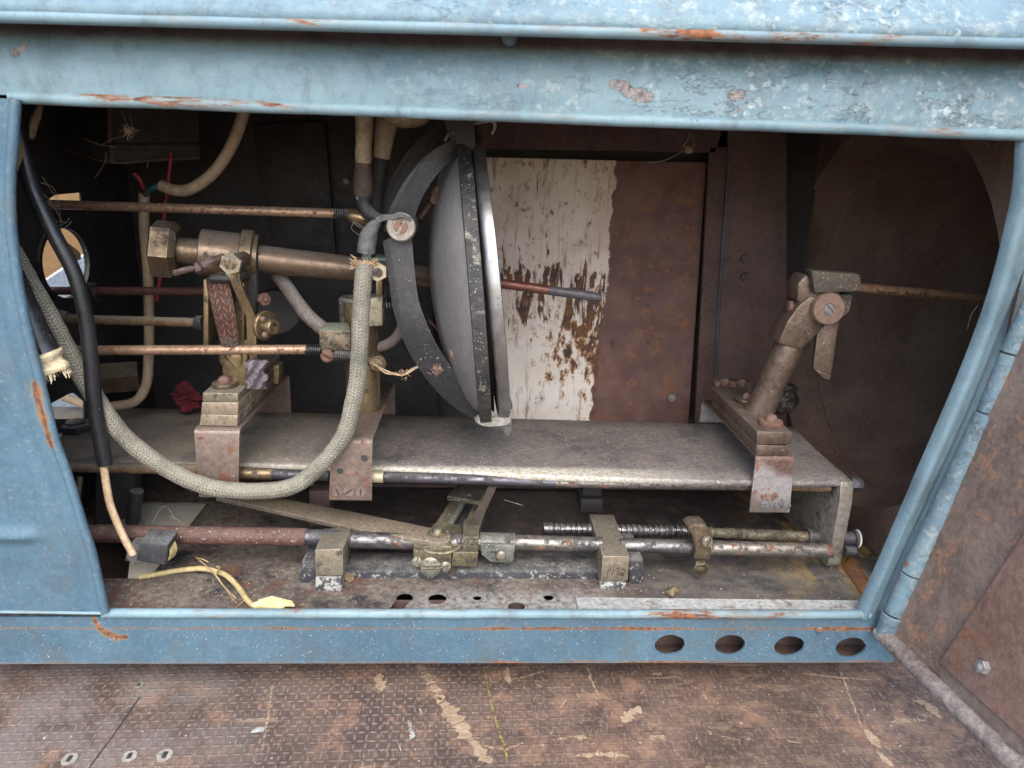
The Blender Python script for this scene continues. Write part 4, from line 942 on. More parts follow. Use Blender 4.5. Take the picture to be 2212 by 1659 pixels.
# stop collar spanning both rods
t = thing('stop_collar', 'bronze two-rod collar with a round head screw, in front of the feed screw', 'collar', P(1515,1180,.09))
bm = BM(); prism(bm, polypx([(1484,1140),(1500,1133),(1522,1134),(1532,1142),(1538,1160),(1537,1195),(1534,1210),(1498,1208),(1503,1190),(1497,1160)], .066), (0,.022,0), .0022); obj('body', bm, M['brass_dark'], t)
q = P(1526,1169,.065); bm = BM(); screw(bm, q, (.2,-1,.1), px(12.5,q), .005, 1.2); obj('screw', bm, M['screw_brass'], t)
q = P(1513,1222,.070); bm = BM(); hexnut(bm, q, (-.15,-.9,-.25), px(18,q), .006, .2, .5); obj('nut', bm, M['brass_dark'], t)

# ------------------------------------------------------------------ link bar and cross slide
zs = P(945,1150,.088).z
t = thing('link_bar', 'long flat brass bar strewn with yellow crumbs, slanting under the hose', 'link bar', PZ(945,1150,zs))
top = [(466,1073),(540,1073),(612,1077),(775,1108),(936,1141),(960,1146),(974,1156),(970,1168),(947,1173),(775,1143),(600,1103)]
bm = BM(); prism(bm, [PZ(x,y,zs) for x, y in top], (0,0,-.0055), .0006); obj('bar', bm, weathered('crumb_strewn_brass', (.155,.125,.098), (.215,.178,.142), .5, metal=.25, dust=.6, dustc=(.22,.175,.115), specks=.75, speckc=(.42,.35,.19), sscale=330, green=.10, bump=.35, edge=.9), t)
q = PZ(945,1152,zs); bm = BM(); lathe(bm, q-V((0,0,.001)), EZ, [(0,px(24,q)),(.0015,px(24,q)),(.002,px(13,q)),(.005,px(12,q)),(.0075,px(8,q)),(.0085,.0005)], 20); obj('pivot_pin', bm, M['oily'], t)
t = thing('cross_slide', 'greasy bronze slotted slide with big slotted screws on its front', 'slide', P(970,1200,.075))
ZS = zs-.008
S = lambda x, y, dz=0: PZ(x, y, ZS)+V((0,0,dz))
bm = BM()
rail_l = [S(918,1165),S(946,1165),S(1016,1047),S(996,1046)]
rail_r = [S(988,1168),S(1028,1168),S(1066,1046),S(1040,1047)]
prism(bm, rail_l, (0,0,-.012), .0008); prism(bm, rail_r, (0,0,-.012), .0008)
prism(bm, [S(905,1176),S(1032,1178),S(1028,1135),S(938,1130)], (0,0,-.010), .0008)
prism(bm, [S(966,1078,.004),S(1036,1090,.004),S(1052,1058,.004),S(990,1052,.004)], (0,0,-.006), .0006)
obj('frame', bm, M['oily'], t)
bm = BM(); prism(bm, [S(940,1128,-.008),S(1030,1128,-.008),S(1062,1050,-.008),S(1000,1050,-.008)], (0,0,-.003), 0); obj('slot_floor', bm, M['dark_steel'], t)
a, b = S(972,1132,-.002), S(1018,1052,-.002); bm = BM(); tube(bm, [a,b], px(7,a), 10, 1, smooth=False); obj('adjusting_screw', bm, M['galv'], t)
bm = BM(); q = polypx([(893,1180),(975,1180),(975,1231),(893,1226)], .066); hexa(bm, q, [p+V((0,.03,0)) for p in q], .0010); obj('front_block', bm, M['oily'], t)
bm = BM(); q = polypx([(1000,1160),(1035,1160),(1033,1190),(1001,1190)], .068); hexa(bm, q, [p+V((0,.04,0)) for p in q], .0008)
q = polypx([(978,1193),(1033,1193),(1029,1224),(976,1224)], .067); hexa(bm, q, [p+V((0,.04,0)) for p in q], .0008); obj('clamp_block', bm, M['oily'], t)
qa = PZ(952,1168,ZS+.0005); bm = BM(); lathe(bm, qa-V((0,0,.004)), EZ, [(0,px(46,qa)),(.0015,px(48,qa)),(.003,px(46,qa))], 28); obj('pivot_flange', bm, M['oily'], t)
for x, y, r, an in ((931,1222,22,.05),(901,1213,11,1.3),(963,1223,11.5,.6)):
    q = P(x, y, .0655); bm = BM(); screw(bm, q, (-.05,-1,.15), px(r,q), px(r*.55,q), an); obj('screw', bm, M['screw_brass'], t)
for x, y in ((1016,1075),):
    q = S(x,y,.004); bm = BM(); screw(bm, q, EZ, px(7,q), .002, .3); obj('screw', bm, M['galv'], t)
bm = BM(); L_ = [(964,1246),(975,1215),(1000,1160),(1028,1105),(1056,1052)]; rows = []
for i, (x, y) in enumerate(L_):
    Y = .064+.012*i; wv = (14,22,26,20,18)[i]
    rows.append([P(x+wv*k/4, y+random.uniform(-2,2), Y) for k in range(5)])
sheet(bm, rows, (0,.003,-.001)); solo('felt_strip', bm, M['felt'], 'crumbly brown felt strip hanging over the right side of the bronze slide', 'strip', P(985,1220,.065))

# ------------------------------------------------------------------ bent carriage brackets riding over the cover plate
def bracket(tl, tr, br, bl, Y, Yb, m, name, label, grp, rearz):
    A, B, Cc, Dd = P(*tl,Y), P(*tr,Y), P(*br,Y), P(*bl,Y)
    t = thing(name, label, 'bracket', (Cc+Dd)/2, grp)
    zt = (A.z+B.z)/2; zb = (Cc.z+Dd.z)/2
    prof = [(Y,zb),(Y,zb+(zt-zb)*.35),(Y,zb+(zt-zb)*.7),(Y,zt-.006),(Y+.0008,zt-.0025),(Y+.003,zt-.0006),(Y+.006,zt),(Y+.02,zt),((Y+Yb)/2,zt),(Yb-.004,zt),(Yb-.001,zt-.002),(Yb,zt-.006),(Yb,rearz)]
    rows = []
    for (y, zz) in prof:
        k = min(1, max(0, (zz-zb)/(zt-zb))) if y < Y+.02 else 1
        xl = Dd.x+(A.x-Dd.x)*k; xr = Cc.x+(B.x-Cc.x)*k
        rows.append([(xl+(xr-xl)*j/4, y, zz) for j in range(5)])
    bm = BM(); sheet(bm, rows, (0,.0028,-.0024)); p = obj('saddle', bm, m, t, sharp=50)
    return t, zt, A, B
t1, zt1, A1, B1 = bracket((419,926),(517,928),(514,1074),(430,1072), .094, .298, M['bracket'], 'carriage_bracket', 'rust brown bent bracket with the stacked wedge on top, left on the cover plate', 'bent brackets over the cover plate', ZP)
t2, zt2, A2, B2 = bracket((716,948),(804,948),(803,1079),(711,1079), .092, .300, M['bracket'], 'carriage_bracket', 'pinkish bent bracket with two holes, below the hose and brass post', 'bent brackets over the cover plate', ZP)
t3, zt3, A3, B3 = bracket((1634,984),(1716,986),(1705,1108),(1620,1103), .092, .290, M['bracket_hot'], 'carriage_bracket', 'heat stained bent bracket at the right end of the cover plate', 'bent brackets over the cover plate', ZP)
for x, y in ((787,989),(735,1017)):
    q = P(x,y,.0918); bm = BM(); lathe(bm, q, (0,-1,0), [(0,px(9.5,q)),(.0005,px(9,q)),(.0006,px(7.5,q)),(-.0015,px(7,q))], 16); obj('hole_rim', bm, M['steel_pale'], t2)
    bm = BM(); lathe(bm, q+V((0,-.0002,0)), (0,-1,0), [(0,px(7.4,q)),(.0001,px(7.2,q))], 16); obj('hole', bm, M['dark_steel'], t2)
for x, y, an in ((729,1062,.35),(753,1062,-.95),(779,1063,-.12)):
    q = P(x,y,.0918); d = V((math.sin(an),0,-math.cos(an)))
    bm = BM(); lathe(bm, q, (0,-1,0), [(0,px(11,q)),(.0003,px(11,q))], 16); s_ = obj('screw_end', bm, M['bracket'], t2)
    k = px(9,q); s = V((math.cos(an),0,math.sin(an)))*px(1.5,q); bm = BM(); prism(bm, [q-d*k-s, q-d*k+s, q+d*k+s, q+d*k-s], (0,-.0006,0), 0); obj('slot', bm, M['dark_steel'], s_)
for x, y, an in ((1652,1090,.0),(1682,1091,-1.1),(1699,1092,.7)):
    q = P(x,y,.0915); bm = BM(); screw(bm, q, (0,-1,0), px(9,q), .0018, an); obj('screw', bm, M['lug'], t3)
# wedges on the left bracket
Yw = PZ(470,922,zt1).y
t = thing('wedge_block', 'stack of filed bronze wedges with a rusty bolt, on the left bracket', 'wedge', PZ(470,922,zt1))
q = polypx([(434,895),(513.5,897),(512,921),(431,919)], Yw); bm = BM(); hexa(bm, q, [p+V((0,.165,0)) for p in q], .0008); obj('lower_wedge', bm, M['wedge'], t)
q = polypx([(436,869),(515,869.5),(513.5,896),(434,894)], Yw+.0005); bm = BM(); hexa(bm, q, [p+V((0,.165,0)) for p in q], .0009); obj('middle_wedge', bm, M['wedge'], t)
q = polypx([(437,848),(514,850),(514.5,868.5),(437,868)], Yw+.001); bm = BM(); hexa(bm, q, [p+V((0,.165,0)) for p in q], .0016); obj('top_wedge', bm, M['bronze_block'], t)
ztop = P(475,850,Yw).z
def capbolt(x, y, zt, rw, rh, m1, m2, par):
    q = PZ(x, y, zt); bm = BM(); R = px(rw,q)
    lathe(bm, q-V((0,0,.0005)), EZ, [(0,R*.95),(.001,R),(.0028,R),(.003,R*.93),(.0034,R*.93),(.0038,R*.97),(.005,R*.95),(.0055,R*.8)], 24); o = obj('washer', bm, m1, par)
    r = px(rh,q); bm = BM(); lathe(bm, q+V((0,0,.005)), EZ, [(0,r),(.003,r),(.0055,r*.75),(.0068,r*.3)], 14); obj('bolt_head', bm, m2, o)
capbolt(486, 834, ztop, 27, 14, M['brass_dark'], M['screw_rust'], t)
# right carriage: clamp block, arm, pivot head, jaw
Y3 = PZ(1670,984,zt3).y
t = thing('carbon_holder', 'heat browned angled arm with round pivot and clamping jaw, on the right bracket', 'carbon holder', PZ(1668,984,zt3))
q = polypx([(1634,961),(1704,964),(1704,985),(1634,985)], Y3); bm = BM(); hexa(bm, q, [p+V((0,.16,0)) for p in q], .0014); obj('lower_shoe', bm, M['arm'], t)
q = polypx([(1635,932),(1712,934),(1710,960),(1635,960)], Y3+.0003); bm = BM(); hexa(bm, q, [p+V((0,.165,0)) for p in q], .0012); obj('clamp_block', bm, M['arm'], t)
ztb = P(1670,932,Y3).z
capbolt(1664, 916, ztb, 26, 13, M['screw_rust'], M['screw_rust'], t)
qa = PZ(1640,884,ztb); Ya = qa.y
capbolt(1612, 868, ztb, 22, 10, M['brass_dark'], M['screw_rust'], t)
a1 = qa+V((0,0,-.004)); a2 = P(1708,738,Ya-.012); bm = BM(); L = (a2-a1).length; r = px(30,a1)
lathe(bm, a1, a2-a1, [(0,r*1.12),(.006,r*1.03),(.02,r),(L*.5,r*.98),(L*.93,r*1.0),(L,r*.9)], 22); ar = obj('arm', bm, M['arm'], t)
Yh = Ya-.030
bm = BM(); prism(bm, polypx([(1680,742),(1732,758),(1768,722),(1800,690),(1785,640),(1750,640),(1725,660),(1700,695)], Yh), (0,.032,0), .004); obj('neck', bm, M['arm'], t)
q = P(1780,667,Yh); bm = BM(); r = px(42,q); lathe(bm, q+V((0,.03,0)), (0,-1,.12), [(0,r),(.026,r),(.029,r*.95)], 28); obj('pivot_housing', bm, M['arm'], t)
q = P(1786,668,Yh-.004); r = px(35,q); bm = BM(); lathe(bm, q+V((0,.006,0)), (0,-1,.12), [(0,r),(.010,r),(.0115,r*.95),(.0116,r*.36),(.0105,r*.36),(.0105,r*.05)], 28); cp = obj('pivot_cap', bm, weathered('rusty_cap', (.135,.082,.060), (.19,.12,.09), .6, rust=.15, dust=.2, specks=.2, bump=.3), t)
bm = BM(); screw(bm, q+V((0,-.0050,.0006)), (0,-1,.12), r*.33, .002, 2.3); obj('screw', bm, M['lug'], cp)
bm = BM(); hexa(bm, polypx([(1768,692),(1814,684),(1796,812),(1756,796)], Yh+.002), polypx([(1764,692),(1812,684),(1790,818),(1752,798)], Yh+.022), .002)
hexa(bm, polypx([(1756,795),(1796,811),(1792,822),(1778,816)], Yh+.0024), polypx([(1754,795),(1790,814),(1788,822),(1776,816)], Yh+.021), .001); obj('lever', bm, M['arm'], t)
bm = BM(); hexa(bm, polypx([(1752,584),(1858,592),(1862,630),(1760,634)], Yh-.006), polypx([(1735,580),(1850,588),(1850,625),(1740,632)], Yh+.038), .003); obj('upper_jaw', bm, M['jaw'], t)
bm = BM(); prism(bm, polypx([(1724,612),(1742,592),(1758,604),(1756,640),(1770,648),(1735,662),(1722,650)], Yh+.004), (0,.03,0), .003); obj('jaw_hook', bm, M['arm'], t)
bm = BM(); prism(bm, polypx([(1752,640),(1842,636),(1835,672),(1815,690),(1800,640)], Yh+.008), (0,.02,0), .002); obj('lower_jaw', bm, M['jaw'], t)
q = P(1706,661,Yh+.012); bm = BM(); lathe(bm, P(1728,664,Yh+.012), q-P(1728,664,Yh+.012), [(0,.0035),(.010,.0035),(.0105,.0062),(.014,.006),(.015,.004)], 14); obj('set_screw', bm, M['screw_rust'], t)
# small cord clamp at the back of the block
t = thing('cord_clamp', 'small clamp plate with round rivets behind the right angled arm', 'clamp', P(1580,865,.27))
bm = BM(); prism(bm, polypx([(1545,828),(1560,822),(1625,828),(1625,848),(1580,852),(1560,862),(1548,858)], .275), (0,.02,0), .002); obj('plate', bm, M['arm'], t)
for x, y in ((1566,826),(1577,842),(1602,827)):
    q = P(x,y,.273); bm = BM(); lathe(bm, q, (0,-.8,.6), [(0,px(11,q)),(.003,px(10,q)),(.006,px(5,q))], 14); obj('rivet', bm, M['screw_rust'], t)
for x0, y0, x1, y1 in ((1547,836,1544,868),(1566,858,1562,880)):
    q = quadpx(x0, y0, x0+12, y1, .270); bm = BM(); hexa(bm, q, [p+V((0,.008,0)) for p in q], .001); obj('tab', bm, M['wedge'], t)
bm = BM(); q = P(1688,860,.27)
bmesh.ops.create_icosphere(bm, subdivisions=4, radius=px(34,q), matrix=Matrix.Translation(q))
for v_ in bm.verts: v_.co += (v_.co-q).normalized()*.006*mnoise.noise(v_.co*140)
solo('grease_lump', bm, weathered('glossy_black_lump', (.016,.014,.014), (.03,.026,.024), .35, bump=.9, bscale=140), 'dark lumpy boot half hidden behind the right angled arm', 'boot', q)
# positive carbon with pencilled lettering
a, b = P(1850,621,.20), P(2148,646,.20); t = thing('positive_carbon', 'brown carbon rod with faint handwriting, held in the right jaw', 'carbon rod', (a+b)/2)
bm = BM(); rod(bm, a, b, px(10.5,a)); obj('rod', bm, M['pos_carbon'], t)
def cz(x, y): return ((3200+x*.22604)/1.736, (1040+y*.22604)/1.736)
bm = BM()
for pts in ([(385,215),(420,212),(415,240),(400,250),(440,240)],[(440,240),(455,235),(470,245),(500,242),(540,248)],[(585,240),(610,275)],[(615,242),(590,272)],[(640,242),(645,272)],[(665,250),(690,248),(680,272),(710,268)],[(720,250),(740,245),(735,270)],[(755,238),(765,240)],
    [(885,232),(850,285)],[(910,240),(880,288)],[(890,275),(915,262),(912,290),(960,275)],[(960,275),(990,272),(985,295),(1020,290),(1030,280)],[(1150,240),(1080,305),(1110,300),(1125,285)],[(1200,255),(1160,310),(1185,308)],[(1250,245),(1200,315),(1240,312),(1265,300)],
    [(1360,320),(1385,318),(1380,335)],[(1400,310),(1395,340)],[(1415,312),(1440,312)],[(1465,318),(1450,345)],[(1490,325),(1510,345)],[(1530,320),(1525,350)],[(1545,325),(1575,322)],[(1600,328),(1640,332)],[(1660,335),(1720,338)]):
    s = smoothpts([P(*cz(u,v),.1936) for u, v in pts], 3); tube(bm, s, .0005, 5, 1, smooth=False)
obj('handwriting', bm, M['ink'], t)
# ------------------------------------------------------------------ bronze carbon feed tube with its collars (left)
HA, HB = P(340,536,.150), P(765,581,.185)
ax = (HB-HA).normalized(); Lh = (HB-HA).length
def H(x): return HA + ax*(Lh*(x-340)/425.0)
t = thing('feed_tube', 'long bronze tube with wide collars and a hexagonal end nut, reaching into the mirror', 'tube', H(500))
def hl_(x0, prof, m, name, seg=32, ph=0, par=t):
    p = H(x0); bm = BM(); lathe(bm, p, ax, prof, seg, ph); return obj(name, bm, m, par)
k = px(1, H(450)); u_ = Lh/425.0
hl_(330, [(0,52*k),(5*u_,61*k),(42*u_,61*k),(54*u_,50*k)], M['brass_dark'], 'hex_nut', 6, .15)
hl_(364, [(0,30*k),(12*u_,30*k),(12.5*u_,28.5*k),(70*u_,28.5*k)], M['brass_dark'], 'neck')
hl_(430, [(0,49*k),(2*u_,51*k),(88*u_,51*k),(90*u_,50*k)], M['brass_tube'], 'sleeve')
fl = hl_(515, [(0,57*k),(2*u_,60*k),(24*u_,60*k),(27*u_,57*k),(27.5*u_,53*k),(36*u_,52*k),(37*u_,44*k)], M['brass_dark'], 'flange')
p0, p1 = H(548), P(985,606,.215); bm = BM(); d = p1-p0; L = d.length
lathe(bm, p0, d, [(0,30.5*k),(L*.5,29*k),(L*.62,28.5*k),(L*.625,27*k),(L,26*k)], 32); obj('tube', bm, M['brass_tube'], t)
q = H(538)+V((0,-.047,-.006)); 
bm = BM(); prism(bm, polypx([(508,540),(552,540),(556,640),(548,700),(552,752),(520,752),(518,640)], .145), (0,.012,0), .002); obj('web', bm, M['dark_steel'], t)
bm = BM(); q = P(502,569,.098); lathe(bm, q+V((0,.035,0)), (0,-1,0), [(0,px(17,q)),(.034,px(17,q))], 16); obj('boss', bm, M['brass_dark'], t)
bm = BM(); hexnut(bm, q, (.1,-1,.05), px(24,q), .009, .25, .0); nb = obj('hex_cap', bm, M['bronze_block'], t)
bm = BM(); screw(bm, q+V((.0008,-.0088,.0004)), (.1,-1,.05), px(11.5,q), .0018, 1.45); obj('screw', bm, M['brass_dark'], nb)
bm = BM(); tube(bm, [P(376,590,.088),P(395,584,.088),P(412,580,.090),P(427,578,.092),P(445,570,.094),P(462,564,.097),P(484,556,.104)],
   lambda s: px((6.5+ (11 if abs(s-.5)<.08 else 0)*.6 + (3.5 if s > .6 else 0)), q), 12, 6, wob=.25); obj('lever', bm, M['lever_rust'], t)
# brass lever arm below the cap
rows = []
for (xl, xr, y, Y) in ((487,517,590,.105),(496,517,600,.104),(502,522,618,.106),(511,531,638,.110),(520,541,660,.114),(531,551,683,.118),(533,553,700,.118),(534,553,745,.119),(541,556,778,.122),(541,556,800,.122)):
    rows.append([P(xl,y,Y), P((xl+xr)/2,y,Y), P(xr,y,Y)])
bm = BM(); sheet(bm, rows, (0,.004,0)); obj('crank_arm', bm, M['brass'], t)
# pillar under the tube
Yp = PZ(505,832,ztop).y; Yp = min(Yp, .185)
t = thing('holder_pillar', 'brass pillar with a slotted screw disc, standing on the stacked wedge', 'pillar', PZ(505,830,ztop))
bm = BM(); q = [P(480,735,Yp),P(534,735,Yp),P(534,832,Yp),P(480,832,Yp)]; z_ = ztop
q[2].z = q[3].z = z_; hexa(bm, q, [p+V((0,.03,0)) for p in q], .0015); obj('post', bm, M['brass'], t)
bm = BM(); q = quadpx(508,610,527,760,Yp-.002); hexa(bm, q, [p+V((0,.012,0)) for p in q], .001); obj('back_strip', bm, M['brass'], t)
bm = BM(); q = quadpx(439,604,450,748,Yp-.004); hexa(bm, q, [p+V((0,.03,0)) for p in q], .0008); obj('side_strip', bm, M['brass'], t)
q = P(499,773,Yp-.001); bm = BM(); screw(bm, q, (0,-1,.05), px(24,q), .005, -.9); obj('screw_disc', bm, M['brass'], t)
bm = BM(); q = quadpx(590,790,602,830,Yp+.03); hexa(bm, q, [p+V((0,.02,0)) for p in q], .001); obj('side_lug', bm, M['brass'], t)
t = thing('thumb_knob', 'small brass flanged knob with a hollow hub, right of the cranked brass arm', 'knob', P(575,700,.13))
q = P(567,702,.130); bm = BM(); d = V((.88,-.47,-.03)).normalized(); lathe(bm, q, d, [(0,px(30,q)),(.001,px(32,q)),(.0045,px(32,q)),(.0055,px(30,q))], 24); fl = obj('flange', bm, M['brass'], t)
bm = BM(); lathe(bm, q+d*.005, d, [(0,px(17,q)),(.010,px(17,q)),(.0115,px(15.5,q)),(.0116,px(9,q)),(.007,px(8.5,q))], 20); obj('hub', bm, M['brass'], t)
for x, y in ((565,689),(570,723)):
    q2 = P(x,y,.120); bm = BM(); lathe(bm, q2, d, [(0,px(6.5,q)),(.003,px(6.5,q)),(.0045,px(4,q))], 12); obj('rivet', bm, M['screw_rust'], fl)
q = P(566,646,.14); bm = BM(); hexnut(bm, q, (.8,-.6,0), px(15,q), .006, .1, .3); obj('red_nut', bm, M['screw_rust'], t)
# copper braid
cs = [(470,600,.118),(473,625,.112),(480,655,.108),(487,690,.106),(493,720,.108),(499,752,.113)]
ws = [25,25,24.5,23,21,19.5]; rows = []
sp = smoothpts([P(*c) for c in cs], 5)
bm = BM(); N_ = len(sp); uvl = bm.loops.layers.uv.verify(); rg = []; acc = [0]
for i, p in enumerate(sp):
    s = i/(N_-1); w_ = px(ws[0]*(1-s)+ws[-1]*s+2*math.sin(3.1*s), p); ring = []
    for kk in range(20):
        a = 2*math.pi*kk/20; ring.append(bm.verts.new(p+EX*math.cos(a)*w_+EY*math.sin(a)*w_*.35+EZ*math.cos(a)*w_*.12))
    rg.append(ring)
    if i: acc.append(acc[-1]+(p-sp[i-1]).length)
for i in range(N_-1):
    for kk in range(20):
        f = bm.faces.new((rg[i][kk],rg[i][(kk+1)%20],rg[i+1][(kk+1)%20],rg[i+1][kk]))
        for l, (a, b) in zip(f.loops, ((kk/20,acc[i]),((kk+1)/20,acc[i]),((kk+1)/20,acc[i+1]),(kk/20,acc[i+1]))): l[uvl].uv = (a,b)
bm.faces.new(rg[0]); bm.faces.new(rg[-1][::-1])
t = thing('copper_braid', 'flat woven copper braid hanging below the bronze sleeve', 'braid', P(485,680,.11))
obj('weave', bm, M['braid'], t, sharp=80)
bm = BM(); q = quadpx(447,595,520,612,.106); hexa(bm, q, [p+V((0,.028,0)) for p in q], .004); obj('dark_binding', bm, M['black_paint'], t)

# ------------------------------------------------------------------ horizontal control rods
def crod(lab, pts, r, m, Y0, Y1, grp='control rods across the left half'):
    a, b = P(*pts[0],Y0), P(*pts[-1],Y1)
    t = thing('control_rod', lab, 'rod', (a+b)/2, grp); bm = BM(); rod(bm, a, b, px(r,(a+b)/2)); obj('shaft', bm, m, t); return t
def spring(a, b, r, wr, n, m, par, name='spring'):
    a, b = V(a), V(b); ax_, u, v = basis(b-a); pts = []
    for i in range(n*10+1):
        s = i/(n*10); an = 2*math.pi*n*s; pts.append(a.lerp(b,s)+(u*math.cos(an)+v*math.sin(an))*r)
    bm = BM(); tube(bm, pts, wr, 6, 1, smooth=False); return obj(name, bm, m, par)
r1 = crod('topmost speckled copper rod, ending in a spring and cone beside the mirror yoke', [(95,441),(724,461)], 10, M['copper_rod'], .19, .155)
a, b = P(722,461,.155), P(752,462,.154); bm = BM(); rod(bm, a, b, px(8,a)); obj('core', bm, M['black_paint'], r1); spring(a, b, px(9,a), px(2.4,a), 6, M['black_paint'], r1)
a, b = P(751,462,.154), P(800,478,.150); bm = BM(); lathe(bm, a, b-a, [(0,px(10,a)),(.004,px(15,a)),(.010,px(17,a)),(.020,px(13,a)),((b-a).length,px(6,a))], 18); obj('cone_tip', bm, M['brass'], r1)
r2 = crod('dark maroon rod, second from the top of the four rods', [(60,628),(446,629)], 9, M['dark_rod'], .24, .20)
q = P(205,628,.232); bm = BM(); rod(bm, P(192,632,.232), P(216,632,.231), px(22,q)); obj('coupling', bm, M['black_rubber'], r2)
r3 = crod('yellowish brown rod with a steel collar, third of the four rods', [(128,688),(430,697)], 10, M['brown_rod'], .20, .165)
a, b = P(425,697,.166), P(441,697,.164); bm = BM(); rod(bm, a, b, px(16,a)); obj('collar', bm, M['steel_blue'], r3)
a, b = P(450,697,.163), P(480,698,.160); spring(a, b, px(14,a), px(3,a), 4, M['black_paint'], r3); bm = BM(); rod(bm, a, b, px(9,a)); obj('core', bm, M['black_paint'], r3)
q = P(140,690,.198); bm = BM(); rod(bm, P(118,690,.2), P(150,688,.197), px(24,q), px(14,q)); obj('coupling', bm, M['black_paint'], r3)
r4 = crod('lowest speckled rod in front of the brass pillar, ending in a green block', [(120,757),(663,755)], 10.5, M['copper_rod'], .115, .112)
a, b = P(661,755,.112), P(692,756,.112); bm = BM(); rod(bm, a, b, px(8.5,a)); obj('core', bm, M['black_paint'], r4); spring(a, b, px(9.5,a), px(2.2,a), 7, M['black_rubber'], r4)
t = thing('adjuster_block', 'square bronze block with green corroded top at the end of the lowest rod', 'block', P(722,757,.12))
bm = BM(); hexa(bm, polypx([(689,712),(758,714),(757,758),(690,758)], .112), polypx([(700,696),(752,696),(752,740),(700,740)], .150), .0016); obj('body', bm, weathered('verdigris_block', (.15,.105,.065), (.26,.185,.115), .5, metal=.3, grime=.5, green=.35, dust=.7, dustc=(.22,.27,.20), specks=.5, bump=.5), t)
q = P(708,768,.105); bm = BM(); screw(bm, q, (-.1,-1,.1), px(14,q), .005, -.5); obj('screw', bm, M['screw_rust'], t)
spring(P(722,768,.107), P(766,771,.108), px(9.5,q), px(2.6,q), 9, M['black_paint'], t); bm = BM(); rod(bm, P(716,768,.107), P(770,771,.108), px(6,q)); obj('spring_core', bm, M['black_paint'], t)
# brass post on the middle bracket with clamp above
t = thing('brass_post', 'round brass post standing on the pinkish bracket behind the hose', 'post', PZ(784,894,zt2))
q0_ = PZ(786,882,zt2); rr = px(36,q0_); bm = BM(); tp = V((q0_.x, q0_.y, P(788,650,q0_.y).z)); rod(bm, q0_, tp, rr, None, 28); obj('post', bm, M['brass'], t)
bm = BM(); Yc_ = q0_.y-rr-.004; hexa(bm, polypx([(778,648),(826,640),(826,704),(778,706)], Yc_), [p+V((0,.03,0)) for p in polypx([(778,648),(826,640),(826,704),(778,706)], Yc_)], .0012); obj('clamp_face', bm, M['brass_light'], t)
bm = BM(); lathe(bm, P(770,700,Yc_+.03), (0,0,1), [(0,px(34,q0_)),(.030,px(34,q0_)),(.032,px(30,q0_)),(.0321,px(22,q0_)),(.02,px(20,q0_))], 28); obj('clamp_collar', bm, M['galv'], t)
bm = BM(); q = quadpx(812,600,826,655,Yc_+.001); hexa(bm, q, [p+V((0,.012,0)) for p in q], .0008); obj('strip', bm, M['brass'], t)
q = P(802,790,Yc_+.006); bm = BM(); lathe(bm, q+V((0,.03,0)), (.25,-1,.1), [(0,px(18,q)),(.03,px(20,q)),(.034,px(17,q)),(.0345,px(9,q))], 18); obj('side_stud', bm, M['brass_dark'], t)
spring(P(832,661,.16), P(862,660,.16), px(16,q), px(2.6,q), 5, M['black_rubber'], t)
bm = BM(); tube(bm, [P(598,592,.19),P(618,618,.185),P(640,650,.18),P(668,685,.172),P(700,712,.165),P(726,735,.16)], px(15,q), 14, 6, wob=.05)
solo('grey_hose', bm, M['grey_hose'], 'dusty pinkish grey hose slanting down behind the bronze tube', 'hose', P(660,670,.18))
bm = BM(); tube(bm, [P(800,752,.19),P(826,748,.19),P(850,735,.19),P(866,712,.19),P(872,685,.19),P(866,655,.19)], px(11.5,q), 12, 6, wob=.05)
solo('grey_hose', bm, M['grey_hose'], 'short curved grey hose between the brass post and the black yoke', 'hose', P(850,735,.19))

# ------------------------------------------------------------------ reflector mirror with its ring and yokes
MA = P(1072,590,.2); top_, bot_ = P(1048,268,.2), P(1092,898,.2)
up = (top_-bot_).normalized(); mx = V((up.z, 0, -up.x)).normalized()            # optical axis, pointing right
mx = (mx + V((0,.028,0))).normalized()
RM = .163; mc = (top_+bot_)/2; 
t = thing('reflector_mirror', 'large round mirror seen edge on, grey backed with a black ring and bright chrome rim', 'mirror', mc)
def ml(off, prof, m, name, seg=72, cap=True, par=t):
    bm = BM(); lathe(bm, mc+mx*off, mx, prof, seg, cap=cap); return obj(name, bm, m, par, sharp=45)
sh = -.0135
ml(sh-.018-.044, [(0,.018),(.001,.030),(.005,.062),(.0115,.092),(.020,.118),(.030,.138),(.039,.150),(.044,.153),(.046,.151)], M['glass_back'], 'glass')
ml(sh-.019, [(0,.155),(.0008,.160),(.0010,.1645),(.0135,.1645),(.0140,.160),(.0145,.150)], M['ring_black'], 'black_ring')
ml(sh-.0045, [(0,.150),(.003,.154)], M['black_paint'], 'gap_band')
mx2 = (mx + V((0,0,.026))).normalized()
def ml2(off, prof, m, name):
    bm = BM(); lathe(bm, mc+mx*off, mx2, prof, 72, cap=False); return obj(name, bm, m, t, sharp=45)
ml2(sh-.0010, [(-.001,.150),(0,.1585),(.0012,.1600),(.005,.1612),(.0105,.1617),(.0125,.1612),(.0132,.159),(.0132,.150)], M['chrome'], 'chrome_rim')
def dish(bm, off):
    lathe(bm, mc+mx*off, mx2, [(0,.150),(-.012,.125),(-.022,.09),(-.030,.05),(-.033,.012)], 60, cap=False)
bm = BM(); dish(bm, sh+.0115); obj('mirror_face', bm, M['chrome'], t)
